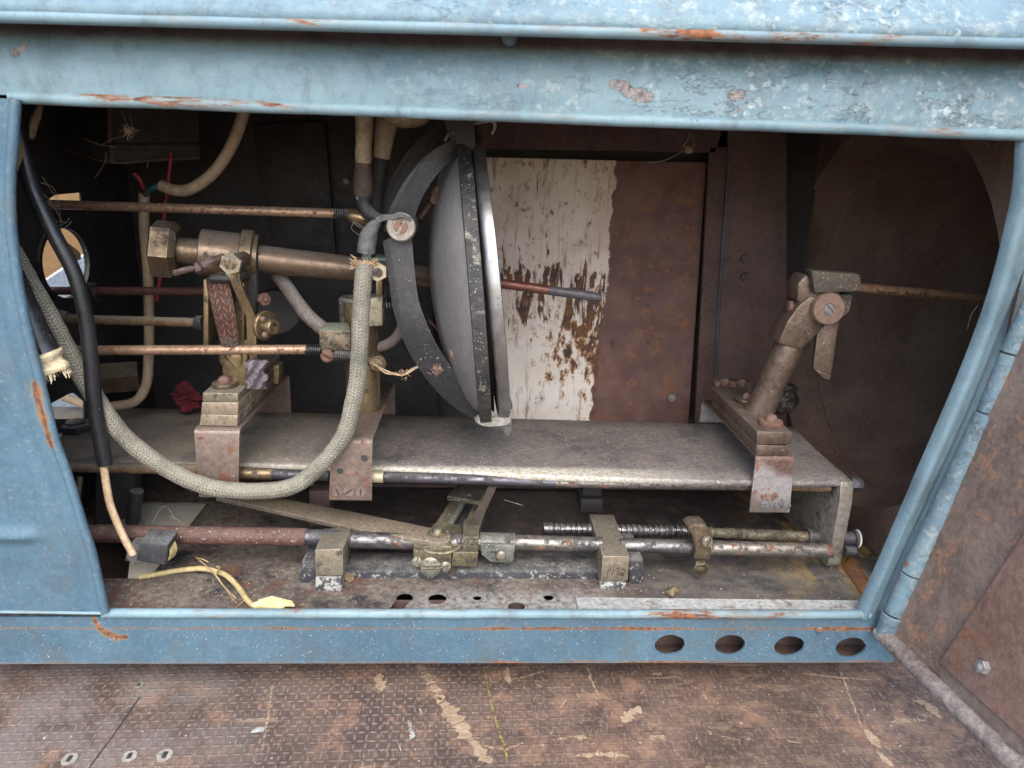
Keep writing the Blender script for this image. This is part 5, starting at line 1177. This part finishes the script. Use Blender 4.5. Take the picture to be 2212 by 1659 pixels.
# alloy clip under the ring
t = thing('rim_clip', 'thin pale alloy loop clipped under the bottom of the mirror ring', 'clip', P(1060,912,.19))
pts = [(1021,882,.150),(1024,893,.146),(1032,905,.142),(1048,911,.140),(1075,911,.140),(1096,907,.142),(1105,896,.146),(1106,880,.152),(1101,868,.158)]
c_ = smoothpts([P(*p) for p in pts], 5); rows = [[p+V((0,0,.0055)) for p in c_],[p+V((0,-.0004,0)) for p in c_],[p+V((0,.0004,-.0055)) for p in c_]]
bm = BM(); sheet(bm, rows, (0,.0016,0)); obj('loop', bm, M['alu_clip'], t)
bm = BM(); prism(bm, polypx([(1066,914),(1106,908),(1104,935),(1096,942),(1086,930)], .176), (0,.002,0), .0004); obj('tongue', bm, M['lug'], t)
# yokes: flat black bars pivoted at the knob, reaching to the top and bottom of the ring
def yoke(par, Lp, Rp, Ys, m, name, th=.0035):
    a = smoothpts([P(x,y,Y) for (x,y),Y in zip(Lp,Ys)], 6); b = smoothpts([P(x,y,Y) for (x,y),Y in zip(Rp,Ys)], 6)
    if m is not M['black_paint']: a = [p.lerp(q, .07) for p, q in zip(a, b)]; b = [q.lerp(p, .07) for p, q in zip(a, b)]
    bm = BM(); rows = [[p, p.lerp(q,.5)+V((0,-.0006,0)), q] for p, q in zip(a, b)]
    sheet(bm, rows, (-.0065,th,-.0035)); return obj(name, bm, m, par, sharp=50)
t = thing('mirror_yoke', 'curved black bars holding the mirror at top and bottom, pivoted on a cream knob', 'yoke', P(865,497,.12))
yoke(t, [(836,515),(843,560),(850,605),(856,650),(866,690),(880,730),(900,770),(930,815),(960,850),(995,880),(1030,902)],
        [(893,512),(897,560),(901,605),(908,650),(922,690),(940,730),(960,765),(985,800),(1005,822),(1022,845),(1034,864)],
        [.112,.109,.106,.104,.103,.104,.107,.112,.118,.126,.134], M['yoke_lower'], 'lower_bar')
yoke(t, [(838,492),(846,460),(860,425),(880,390),(905,355),(935,322),(965,304),(986,298)],
        [(893,505),(898,475),(908,445),(922,415),(940,388),(958,366),(975,352),(990,342)],
        [.112,.109,.107,.106,.108,.114,.122,.130], M['yoke_bar'], 'upper_bar')
yoke(t, [(832,480),(836,440),(846,398),(864,360),(890,320),(920,285),(950,258),(970,245)],
        [(846,478),(852,448),(866,415),(890,378),(918,340),(942,312),(962,290),(975,275)],
        [.20,.205,.21,.215,.22,.225,.23,.23], M['yoke_bar'], 'rear_bar')
yoke(t, [(972,236),(976,258),(984,285),(993,310),(1004,335)],[(1020,236),(1023,258),(1025,285),(1026,310),(1027,335)],[.128,.128,.128,.128,.128], M['black_paint'], 'top_shoe') 
q = P(866,492,.105); kd = V((.02,-1,.18)).normalized()
bm = BM(); lathe(bm, q+V((0,.03,0)), kd, [(0,px(34,q)),(.018,px(34,q)),(.020,px(31,q))], 26); obj('collar', bm, M['black_paint'], t)
bm = BM(); lathe(bm, q+V((0,.010,-.001)), kd, [(0,px(29,q)),(.001,px(31,q)),(.012,px(31,q)),(.0135,px(29,q)),(.0137,px(20,q)),(.0125,px(19,q)),(.0125,px(2,q))], 28); kn = obj('knob', bm, M['cream_knob'], t)
bm = BM(); screw(bm, q+V((0,.010,-.001))+kd*.0122, kd, px(15,q), .0022, 1.1); obj('copper_screw', bm, M['copper'], kn)
bm = BM(); prism(bm, polypx([(811,560),(852,566),(852,606),(811,600)], .128), (0,.03,0), .0015); bx = obj('side_box', bm, M['black_paint'], t)
bm = BM(); prism(bm, polypx([(806,556),(850,560),(850,566),(806,563)], .126), (0,.03,0), .0006); obj('green_edge', bm, weathered('green_edge', (.12,.20,.15), (.22,.31,.25), .8, grime=.2, bump=.4), t)
q = P(816,586,.118); bm = BM(); hexnut(bm, q, (.1,-1,.05), px(22,q), .008, .5, 0); nb = obj('hex_nut', bm, M['brass_light'], t)
bm = BM(); screw(bm, q+V((.0012,-.0078,0)), (.1,-1,.05), px(10,q), .002, 1.0); obj('screw', bm, M['lever_rust'], nb)
# red brown strut with dusty cocoon
a, b = P(905,474,.15), P(952,408,.16); t = thing('strut', 'thin red brown strut behind the upper yoke bar', 'strut', a); bm = BM(); rod(bm, a, P(968,392,.165), px(8,a)); obj('bar', bm, M['dark_rod'], t)
def fuzz(bm, pts, r, n=200, amp=.3, seg=18):
    sp_ = smoothpts(pts, 8)
    tube(bm, sp_, lambda s: r*(math.sin(math.pi*min(.97,max(.06,s)))**.6), seg, 1, smooth=False)
    for v_ in bm.verts: v_.co += V((mnoise.noise(v_.co*400), mnoise.noise(v_.co*400+V((9,0,0))), mnoise.noise(v_.co*400+V((0,9,0)))))*r*amp
def hairs(bm, c, spread, L, n, r=.00018):
    for _ in range(n):
        p = c+V((random.gauss(0,spread),random.gauss(0,spread),random.gauss(0,spread)))
        d = V((random.gauss(0,1),random.gauss(0,1),random.gauss(0,1))).normalized()*L*random.uniform(.4,1.2)
        tube(bm, [p, p+d*.5+V((random.gauss(0,L*.15),0,random.gauss(0,L*.15))), p+d], r, 4, 3)
bm = BM(); fuzz(bm, [P(934,440,.148),P(950,418,.150),P(966,392,.153)], px(16,a)); hairs(bm, P(950,415,.147), .004, .008, 30)
solo('cocoon', bm, M['cocoon'], 'fuzzy tan cocoon stuck behind the upper yoke bar beside the mirror back', 'cocoon', P(950,418,.15))
bm = BM(); fuzz(bm, [P(972,752,.098),P(988,765,.098),P(1004,778,.100)], px(13,a)); hairs(bm, P(990,765,.096), .003, .007, 40)
solo('lint_tuft', bm, M['cocoon'], 'tan lint tuft on the lower yoke bar, in front of the mirror back', 'lint', P(990,766,.13))
bm = BM(); rod(bm, P(925,690,.16), P(985,755,.165), px(3,a)); solo('thin_strut', bm, M['dark_rod'], 'thin dark stay above the lint tuft, behind the lower yoke bar', 'strut', P(955,725,.16))
bm = BM(); hairs(bm, P(945,800,.098), .003, .005, 60, .0003); fuzz(bm, [P(936,795,.098),P(952,800,.098)], px(7,a)); solo('lint_tuft', bm, M['cocoon'], 'reddish nest of fibres on the outer edge of the lower yoke bar', 'lint', P(945,800,.142))
# negative carbon through the mirror
a, b = P(1060,609,.19), P(1300,643,.185); t = thing('negative_carbon', 'copper coloured carbon rod poking right out of the mirror, grey at its tip', 'carbon rod', (a+b)/2)
bm = BM(); m_ = a.lerp(b,.52); rod(bm, a, m_, px(10.5,a)); obj('copper_length', bm, M['carbon_cu'], t)
bm = BM(); lathe(bm, m_, b-m_, [(0,px(10.4,a)),((b-m_).length-.008,px(10.2,a)),((b-m_).length-.0078,px(8.5,a)),((b-m_).length-.001,px(7.5,a)),((b-m_).length,px(6,a))], 20); obj('grey_tip', bm, M['carbon'], t)

# ------------------------------------------------------------------ leads from above: two wrapped cables, insulator, lug
t = thing('wrapped_lead', 'cream wrapped lead with a tarry brown lower half, left of the two hanging leads', 'cable', P(786,350,.15))
def ring_tube(name, pts, r, m, par, **kw):
    bm = BM(); tube(bm, [P(*p) for p in pts], r, **kw); return obj(name, bm, m, par)
q = P(786,350,.15); kk = px(1,q)
ring_tube('cream_wrap', [(787,200,.15),(787,260,.15),(786,310,.15),(785,356,.15)], lambda s: kk*(20-3.5*s), M['cream_wrap'], t, seg=18, wob=.12)
ring_tube('brown_wrap', [(785,352,.15),(784,385,.15),(785,412,.148),(787,428,.147)], lambda s: kk*(17+4.5*math.sin(3*s)), M['brown_wrap'], t, seg=18, wob=.14)
ring_tube('black_end', [(785,425,.147),(788,445,.146),(797,460,.144),(812,470,.142),(828,474,.140)], lambda s: kk*(19-8*s), M['black_paint'], t, seg=16, wob=.10)
t = thing('insulator', 'cream dome and stem with a black sleeve, right of the wrapped lead', 'insulator', P(850,260,.19))
q = P(872,255,.19); kk = px(1,q)
bm = BM(); lathe(bm, P(874,277,.19), EZ, [(0,kk*6),(.0015,kk*26),(.004,kk*42),(.008,kk*53),(.013,kk*60),(.03,kk*62)], 32); obj('dome', bm, M['porcelain'], t)
ring_tube('stem', [(842,230,.185),(836,262,.185),(830,300,.185),(824,342,.185)], lambda s: kk*(27-9*s), M['cream_wrap'], t, seg=18, wob=.06)
ring_tube('black_sleeve', [(824,338,.186),(819,380,.186),(814,420,.186),(810,460,.186)], lambda s: kk*(18-2*s), M['dark_steel'], t, seg=16, wob=.06)
t = thing('cable_lug', 'grey metal cable lug joining the braided hose to the yoke knob', 'lug', P(793,515,.12))
q = P(793,515,.112); kk = px(1,q)
ring_tube('barrel', [(791,546,.112),(793,525,.112),(798,505,.112),(808,488,.112),(817,478,.112)], lambda s: kk*(19 if s < .45 else 19-11*(s-.45)/.55), M['lug'], t, seg=18, wob=.05)
rows = [[P(812,470,.108),P(814,484,.107)],[P(825,464,.106),P(828,476,.104)],[P(845,463,.104),P(848,474,.100)],[P(866,460,.102),P(870,468,.098)],[P(890,470,.104),P(888,478,.1)]]
bm = BM(); sheet(bm, rows, (0,.003,-.001)); obj('strap', bm, M['lug'], t)
ring_tube('copper_wires', [(791,566,.112),(792,553,.112),(793,540,.112)], kk*11, M['galv'], t, seg=12, wob=.15)
bm = BM(); c_ = P(788,570,.112)
for i in range(70):
    an = random.uniform(0,6.28); d = V((math.cos(an), -abs(math.sin(an))*.6, random.uniform(-.5,.9)))
    p = c_+V((math.cos(an)*.006,-abs(math.sin(an))*.006, random.uniform(-.003,.003)))
    tube(bm, [p, p+d*.004, p+d*random.uniform(.005,.010)], .0005, 4, 2)
fuzz(bm, [P(768,563,.11),P(780,572,.108),P(795,570,.107),P(808,575,.109)], kk*9)
solo('frayed_jacket', bm, M['fray'], 'frayed tan fibres at the top end of the braided hose', 'fibres', c_)
# ------------------------------------------------------------------ the braided hose loop
hp = [(5,520,.02),(29,552,.03),(60,606,.045),(110,690,.055),(150,764,.06),(200,850,.062),(258,932,.064),(315,982,.066),(387,1027,.07),(458,1053,.072),(544,1061,.074),(630,1051,.076),(689,1008,.078),(741,944,.080),(761,878,.082),(772,820,.085),(777,755,.09),(779,684,.095),(784,614,.102),(788,574,.110)]
q = P(544,1061,.074)
bm = BM(); tube(bm, [P(*p) for p in hp], px(18.0,q), 24, 8, wob=.06)
hs_ = smoothpts([P(*p) for p in hp], 8)
for _ in range(320):
    p = random.choice(hs_); d = V((random.gauss(0,1),random.gauss(0,1)-.4,random.gauss(0,1))).normalized(); p = p+d*px(17,q); e = V((random.gauss(0,1),random.gauss(0,1),random.gauss(0,1)))*.0016
    tube(bm, [p, p+d*.0009+e*.5, p+d*random.uniform(.0010,.0022)+e], .00020, 4, 2)
solo('braided_hose', bm, M['hose'], 'thick dusty braided hose hanging in a long loop from upper left to the lug', 'hose', q, sharp=80)
# black cable with its inner wire
t = thing('black_cable', 'smooth black cable hanging at the left, cut end showing a peach wire', 'cable', P(190,720,.05))
q = P(180,680,.05); kk = px(1,q)
ring_tube('jacket', [(20,215,.05),(38,290,.05),(65,392,.05),(80,430,.05),(115,503,.05),(160,590,.05),(183,675,.05),(195,761,.05),(203,862,.05),(214,930,.05),(227,1003,.05)], lambda s: kk*(14.5+2.2*s), M['black_rubber'], t, seg=18)
ring_tube('inner_wire', [(223,990,.05),(225,1015,.05),(236,1082,.05),(250,1122,.05),(269,1164,.05),(288,1198,.05)], lambda s: kk*8.6, M['peach_wire'], t, seg=12)
bm = BM(); tube(bm, [P(300,1196,.052),P(318,1204,.050),P(344,1206,.050)], kk*5, 10, 4)
# connector block
t = thing('connector', 'black square connector with curled sheet ends, at the end of the peach wire', 'connector', P(325,1195,.05))
q = polypx([(300,1170),(364,1176),(357,1223),(292,1212)], .046); bm = BM(); hexa(bm, q, [p+V((.002,.022,.004)) for p in q], .0022); obj('body', bm, weathered('scuffed_black_plastic', (.02,.021,.024), (.04,.042,.047), .6, dust=.6, dustc=(.16,.17,.17), specks=.5, speckc=(.2,.2,.2), sscale=500, bump=.4), t)
cv = smoothpts([P(x,y,Y) for x,y,Y in ((275,1206,.046),(279,1185,.048),(288,1168,.052),(300,1162,.058),(318,1165,.062),(350,1172,.064))], 5); rows = [[p, p+V((.004,.004,-.010))] for p in cv]
bm = BM(); sheet(bm, rows, (0,.0015,0)); obj('curled_tab', bm, M['lug'], t)
bm = BM(); prism(bm, polypx([(274,1188),(298,1200),(300,1214),(270,1212)], .050), (0,.002,0), .0004); obj('lower_tab', bm, M['lug'], t)
cv = smoothpts([P(x,y,Y) for x,y,Y in ((345,1160,.060),(356,1162,.056),(364,1180,.052),(368,1197,.050),(363,1212,.050))], 5); rows = [[p, p+V((.003,.010,0))] for p in cv]
bm = BM(); sheet(bm, rows, (-.001,.0008,0)); obj('yellow_loop', bm, M['yellow_wire'], t)
def wireon(pts, r, m, lab, cat='wire', name='wire', grp=None):
    q = P(*pts[len(pts)//2]); bm = BM(); tube(bm, [P(*p) for p in pts], px(r,q), 10, 6); return solo(name, bm, m, lab, cat, q, grp)
def onpan(x, y, h=.003): p = PZ(x, y, ZF+h); return p
bm = BM(); pts = [onpan(300,1247,.004),onpan(330,1242),onpan(372,1234),onpan(415,1229,.006),onpan(444,1229,.008),onpan(487,1242,.006),onpan(516,1270,.004),onpan(535,1297),onpan(556,1316)]
tube(bm, pts, px(5.6,pts[3]), 10, 6); solo('yellow_wire', bm, M['yellow_wire'], 'yellowed wire curving over the pan floor to the yellow foam', 'wire', pts[4])
bm = BM(); pts = [onpan(548,1300,.004),onpan(565,1296,.009),onpan(590,1298,.006),onpan(612,1306,.006),onpan(632,1318,.002),onpan(600,1321,.002),onpan(560,1320,.003)]
c_ = onpan(588,1310,.004); vs0 = bm.verts.new(c_+V((0,.002,.011)))
for i in range(14):
    a = 2*math.pi*i/14; 
pl = [c_+V((math.cos(2*math.pi*i/16)*.021*random.uniform(.7,1.2), math.sin(2*math.pi*i/16)*.007*random.uniform(.7,1.1), random.uniform(-.001,.006))) for i in range(16)]
vv = [bm.verts.new(p) for p in pl]; v2 = [bm.verts.new(p-V((0,0,.003))) for p in pl]
for i in range(16):
    bm.faces.new((vs0,vv[i],vv[(i+1)%16])); bm.faces.new((vv[i],v2[i],v2[(i+1)%16],vv[(i+1)%16]))
solo('foam_scrap', bm, M['foam'], 'torn yellow foam scrap against the blue sill bead, at the end of the yellow wire', 'foam scrap', c_)
bm = BM(); s0 = [onpan(424,1204,.012),onpan(445,1222,.013),onpan(466,1243,.012),onpan(485,1268,.007),onpan(510,1293,.003)]
tube(bm, s0, .0008, 6, 4); tube(bm, [s0[0],onpan(438,1208,.016),onpan(450,1214,.014)], .0006, 5, 3); tube(bm, [s0[2],onpan(474,1226,.012),onpan(468,1224,.011)], .0010, 5, 3); tube(bm, [onpan(536,1290,.004),onpan(515,1308,.002),onpan(500,1322,.002)], .0007, 5, 3); tube(bm, [s0[3],onpan(500,1290,.002),onpan(512,1304,.001)], .0006, 5, 3)
solo('dry_stem', bm, M['grass'], 'forked dry grass stem lying across the yellow wire', 'grass stem', s0[2])
# taped cable stub
t = thing('taped_cable', 'thick stub wrapped in black tape with a torn cream end, at the left edge', 'cable', P(85,740,.03))
q = P(85,740,.02); kk = px(1,q)
ring_tube('tape', [(20,590,.02),(45,650,.02),(62,690,.02),(80,730,.02),(100,772,.02)], lambda s: kk*(27+5*s), M['tape'], t, seg=20, wob=.04)
ring_tube('torn_end', [(94,762,.0195),(104,782,.0195),(114,803,.0195)], lambda s: kk*(34+3*math.sin(9*s)), M['cream_fibre'], t, seg=26, wob=.15, jit=.05)
bm = BM()
for i in range(46):
    an = random.uniform(0,6.28); p = P(114,803,.0195)+V((math.cos(an)*kk*31, math.sin(an)*kk*31, math.cos(an)*.004)); d = V((.25,random.uniform(-.3,.3),-1))
    tube(bm, [p, p+d*.003, p+d*random.uniform(.004,.009)+V((random.gauss(0,.001),0,0))], .0005, 4, 2)
obj('frayed_fibres', bm, M['cream_fibre'], t)
# beige cables and coloured wires
def cab(lab, pts, r, m, name='beige_cable', cat='cable', **kw):
    q = P(*pts[len(pts)//2]); bm = BM(); tube(bm, [P(*p) for p in pts], px(r,q), 14, 6, **kw); return solo(name, bm, m, lab, cat, q)
cab('aged beige cable curving down from the roof, upper left', [(536,190,.21),(527,240,.21),(504,307,.21),(464,370,.21),(415,407,.21),(378,411,.212),(348,400,.215)], 12.5, M['beige_cable'])
cab('aged beige cable running straight down behind the four rods', [(312,418,.255),(311,475,.255),(315,532,.255),(321,604,.255),(322,690,.255),(321,776,.255),(315,833,.255),(290,868,.25),(240,878,.25)], 10.5, M['beige_cable'])
cab('teal taped wire end at the tip of the curved beige cable', [(352,402,.214),(336,404,.215),(322,412,.22),(314,420,.25)], 6, M['teal'], 'teal_wire', 'wire')
cab('long thin red wire hanging behind the rods', [(370,330,.27),(367,360,.27),(360,420,.27),(354,475,.27),(348,560,.27),(346,600,.27),(338,650,.27)], 3.8, M['red_wire'], 'red_wire', 'wire')
cab('short red wire end at the top of the straight beige cable', [(290,374,.25),(302,388,.25),(311,408,.254)], 4.2, M['red_wire'], 'red_wire', 'wire')
bm = BM(); c_ = P(400,858,.28); bmesh.ops.create_icosphere(bm, subdivisions=4, radius=.018, matrix=Matrix.Translation(c_))
for v_ in bm.verts:
    d = v_.co-c_; v_.co = c_+V((d.x*1.1,d.y*.5,d.z*.75))+d.normalized()*.012*(mnoise.noise(v_.co*70)+.6*mnoise.noise(v_.co*190))
solo('red_rag', bm, M['red_cloth'], 'crumpled dark red rag in the shadow behind the stacked wedge', 'rag', c_)
bm = BM(); hexnut(bm, P(300,812,.30), (-1,-.4,0), .022, .05, .3, .5); solo('pipe_union', bm, M['brass_dark'], 'dim hexagonal brass union low behind the rods on the left', 'pipe fitting', P(260,812,.3))
# lint, sheet for the lit ground, bolts
bm = BM(); c_ = P(552,810,Yp-.012); rows = []
for i in range(15):
    y = 778+62*i/14; wv = 21+4*math.sin(i*.9); rows.append([P(553+wv*(j/6-1)+random.uniform(-2,2)*(j in (0,12)), y+random.uniform(-1,1), Yp-.012+.004*math.sin(j*.9+i*.7)) for j in range(13)])
sheet(bm, rows, (0,.003,0))
for v_ in bm.verts: v_.co += V((mnoise.noise(v_.co*300), mnoise.noise(v_.co*300+V((5,0,0))), mnoise.noise(v_.co*300+V((0,5,0)))))*.0011
hairs(bm, c_, .006, .008, 24); solo('lint_wad', bm, M['fluff'], 'mauve grey lint wad stuck at the foot of the brass pillar', 'lint', c_)
bm = BM(); c_ = PZ(350,1115,ZF-.006); prism(bm, [PZ(276,1250,ZF-.006),PZ(340,1252,ZF-.006),PZ(470,1080,ZF-.006),PZ(296,1080,ZF-.006)], (0,0,-.001), 0)  # sheet added just under the cut-out, in place of the lit ground below
solo('card_sheet', bm, M['card'], 'beige sheet visible through the cut-out in the lamphouse pan', 'sheet', c_)
bm = BM(); q = quadpx(205,1015,290,1140,.17); hexa(bm, q, [p+V((0,.02,0)) for p in q], .002)
solo('dark_block', bm, M['dark_steel'], 'dark oily block below the left end of the cover plate', 'block', P(250,1140,.17))
a, b = P(296,1060,.15), P(284,1140,.15); bm = BM(); lathe(bm, b, a-b, [(0,.014),(.006,.014),(.007,.0075),((a-b).length,.0075)], 18); solo('stud', bm, M['black_paint'], 'black upright stud beside the beige sheet', 'stud', b)
bm = BM(); rod(bm, P(173,1030,.12), P(168,1075,.12), .003); solo('thin_pin', bm, M['brown_rod'], 'thin pale pin under the cover plate at the far left', 'pin', P(168,1075,.12))
q = PZ(165,930,ZP+.001); bm = BM(); hexnut(bm, q, EZ, .018, .010, .4, .6); solo('plate_nut', bm, M['black_paint'], 'dark greasy nut on the left end of the cover plate', 'nut', q)
bm = BM(); prism(bm, [PZ(105,918,ZP+.004),PZ(138,915,ZP+.004),PZ(141,926,ZP+.002),PZ(132,944,ZP+.002),PZ(115,946,ZP+.002)], (0,0,.0006), 0); solo('paper_scrap', bm, M['card'], 'torn pale paper scrap beside the greasy nut', 'paper', PZ(122,930,ZP))
bm = BM(); prism(bm, polypx([(90,800),(165,832),(150,850),(95,880)], .14), (0,.003,0), 0); solo('rubber_flap', bm, M['dark_steel'], 'ragged dark flap below the torn cream cable end', 'flap', P(120,850,.14))
bm = BM(); rod(bm, P(140,858,.3), P(200,880,.28), px(9,P(150,860,.3))); solo('pale_pipe', bm, M['beige_cable'], 'short pale pipe in front of the lower white opening', 'pipe', P(170,868,.3))
# string over the ring and chain of fibres on the stud
cab('pale stiff string curled over the top of the mirror', [(962,304,.15),(968,292,.148),(982,280,.146),(1010,270,.144),(1040,264,.142),(1055,262,.142)], 3.2, M['hair'], 'string', 'string')
cab('hooked end of pale string hanging under the top bead', [(1058,260,.10),(1068,266,.10),(1069,276,.10),(1063,290,.10)], 3.0, M['hair'], 'string', 'string')
bm = BM(); pts = [(800,782,.125),(815,790,.125),(832,803,.125),(850,808,.125),(870,810,.125),(890,800,.125),(910,790,.125)]
for k_ in range(3): tube(bm, [P(x+random.uniform(-2,2),y+random.uniform(-3,3),Y) for x,y,Y in pts], .0007, 5, 6, wob=.5)
hairs(bm, P(808,782,.12), .003, .007, 40); hairs(bm, P(870,806,.125), .003, .004, 30)
solo('fibre_strand', bm, M['fray'], 'twisted pale fibre strand strung from the brass post towards the yoke', 'fibres', P(850,806,.125))
bm = BM(); q = P(598,672,.24); lathe(bm, q, (.3,-1,0), [(0,px(50,q)),(.006,px(50,q)),(.008,px(46,q))], 28); solo('round_plate', bm, M['dark_steel'], 'dim dark round plate in shadow behind the small brass knob', 'plate', q)
# leaves and cobwebs
def leaf(x, y, Y, L, W, ang, lab, par=None):
    c_ = P(x,y,Y); bm = BM(); rows = []
    ux = V((math.cos(ang),0,math.sin(ang))); uy = V((-math.sin(ang),0,math.cos(ang)))
    for i in range(9):
        s = i/8; w_ = W*math.sin(math.pi*(.06+.88*s))**.8
        rows.append([c_+ux*(s-.5)*L+uy*w_*f+V((0,.004*f*f-.003*math.sin(s*5)+random.uniform(-.0006,.0006),0)) for f in (-1,-.5,0,.5,1)])
    sheet(bm, rows, (0,.0005,0)); return solo('dead_leaf', bm, M['leaf'], lab, 'leaf', c_)
leaf(72,258,.06,.034,.004,1.25,'curled dead leaf caught in web at the top left corner of the opening')
leaf(32,338,.03,.024,.005,1.3,'dead leaf half hidden behind the left blue edge')
leaf(1492,320,.10,.013,.005,.9,'small tan leaf hanging in web under the top bead on the right')
leaf(746,392,.14,.005,.003,.6,'tiny orange leaf speck left of the brown wrapped lead')
leaf(150,545,.19,.022,.007,-1.0,'ragged tan leaf in front of the round port')
leaf(1455,1282,.035,.012,.005,.2,'pale leaf crumb on the pan above the whitish strip')
def web(lab, segs):
    bm = BM(); c0 = P(*segs[0][0])
    for sg in segs: tube(bm, [P(*p) for p in sg], .00022, 4, 4)
    return solo('cobweb', bm, M['web'], lab, 'cobweb', c0)
web('dusty cobweb around the black cable above the round port', [[(70,400,.10),(105,430,.11),(135,480,.13)],[(90,380,.09),(125,440,.12),(134,520,.14)],[(85,440,.09),(130,445,.12)],[(90,470,.09),(140,480,.12),(150,470,.13)],[(105,500,.1),(145,480,.13)],[(75,460,.08),(90,440,.1),(110,435,.11)],[(110,500,.1),(140,492,.12),(155,478,.13)],[(88,395,.08),(115,405,.1),(128,440,.12)]])
web('thin cobweb threads with a dust knot hanging under the trough', [[(230,330,.22),(226,352,.22),(205,385,.23)],[(216,315,.21),(245,300,.21),(280,292,.22)],[(262,240,.2),(275,268,.2),(284,282,.2)],[(280,250,.2),(286,272,.2),(282,288,.2)],[(180,300,.2),(215,312,.2),(250,318,.2)],[(320,350,.24),(318,364,.24)]])
bm = BM(); hairs(bm, P(277,280,.2), .003, .006, 36, .0003); fuzz(bm, [P(268,272,.2),P(277,282,.2),P(284,289,.2)], .004); solo('dust_knot', bm, M['cream_fibre'], 'pale dust knot hanging in front of the sooty trough', 'dust', P(277,280,.2))
web('web threads around the small leaf under the top bead', [[(1475,318,.1),(1492,290,.1)],[(1478,325,.1),(1440,345,.12),(1400,352,.13)],[(1500,318,.1),(1497,292,.1)]])
web('rusty web threads under the cone tip of the topmost rod', [[(762,478,.13),(772,488,.13),(790,494,.13)],[(764,480,.13),(760,495,.13),(782,512,.13)],[(768,480,.13),(800,500,.13)]])
web('bent hairs on the connector and beige sheet', [[(330,1130,.12),(345,1100,.13),(360,1095,.13),(378,1120,.12)],[(366,1115,.12),(385,1124,.12),(408,1138,.12)],[(1090,1080,.12),(1130,1092,.12)]])
web('pale curved fibre in the shadow of the nose, right of the hanging lever', [[(2112,660,.06),(2098,680,.06),(2090,710,.06)]])
# ------------------------------------------------------------------ grit
def grit(name, lab, n, fn, r0, r1, m, asp=1.4):
    bm = BM(); c0 = None
    for _ in range(n):
        g = fn()
        if g is None: continue
        p, nn = g; c0 = c0 or p
        flake(bm, p, random.uniform(r0, r1)*random.uniform(.5,1), nn, asp, random.uniform(.0002,.0006), 5)
    return solo(name, bm, m, lab, 'debris', c0, kind='stuff')
HOLES = [(872,1300,30,20),(945,1293,22,12),(1031,1291,12,8),(1116,1310,21,14),(1185,1290,13,8)]
def on_z(x0,x1,y0,y1,Z):
    def f():
        x, y = random.uniform(x0,x1), random.uniform(y0,y1)
        if any(((x-a)/c)**2+((y-b)/d)**2 < 1 for a, b, c, d in HOLES) or (x < 345 and y < 1252) : return None
        return PZ(x, y, Z+.0004), V((random.uniform(-.15,.15),random.uniform(-.15,.15),1))
    return f
grit('pan_grit', 'tan crumbs and flakes scattered over the lamphouse pan', 420, on_z(235,1840,1215,1318,ZF), .0004, .0011, M['grit'])
grit('plate_grit', 'fine pale crumbs scattered over the grey cover plate', 420, on_z(150,1800,900,1030,ZP+.0012), .0003, .0008, M['grit'])
def on_sill():
    x, z_ = random.uniform(-.47,.44), random.uniform(.039,.088)
    for hx, hy in ((1447,1393),(1577,1393),(1705,1396),(1838,1399)):
        c = P(hx, hy, 0)
        if abs(x-c.x) < px(36,c) and abs(z_-c.z) < px(29,c): return None
    return V((x,-.0002,z_)), V((random.uniform(-.2,.2),-1,random.uniform(-.2,.3)))
grit('sill_flakes', 'white and tan flecks stuck on the blue sill', 650, on_sill, .0002, .0006, M['grit_white'], 1.6)
def on_floor(): 
    return PZ(random.uniform(0,2200), random.uniform(1440,1659), .0006), V((random.uniform(-.1,.1),random.uniform(-.1,.1),1))
grit('floor_chips', 'small white and tan chips scattered over the plywood floor', 150, on_floor, .0004, .0013, M['grit'], 1.5)
for i, (x, y, r, lab) in enumerate(((975,1592,5,'single white chip on the plywood right of the screw plugs'),(805,1240,4,'pale leaf flake beside the square bronze block'),(795,1252,3,'tiny white chip beside the square bronze block'),(1852,1064,3,'pale chip in the dark below the cover plate'))): 
    pass
bm = BM(); flake(bm, PZ(560,1577,.001), .0038, EZ, 1.8, .0006, 9); solo('white_chip', bm, M['grit_white'], 'large white chip lying on the plywood', 'chip', PZ(560,1577,.001))
bm = BM(); flake(bm, PZ(757,1243,ZF+.004), .007, V((.2,-.5,1)), 1.3, .0006, 8); solo('leaf_flake', bm, M['leaf'], 'olive yellow leaf flake on the pan right of the square bronze block', 'leaf', PZ(757,1243,ZF))
bm = BM(); flake(bm, PZ(734,1255,ZF+.002), .0045, V((.1,-.3,1)), 1.2, .001, 7); solo('white_chip', bm, M['grit_white'], 'white chip on the pan beside the leaf flake', 'chip', PZ(734,1255,ZF))
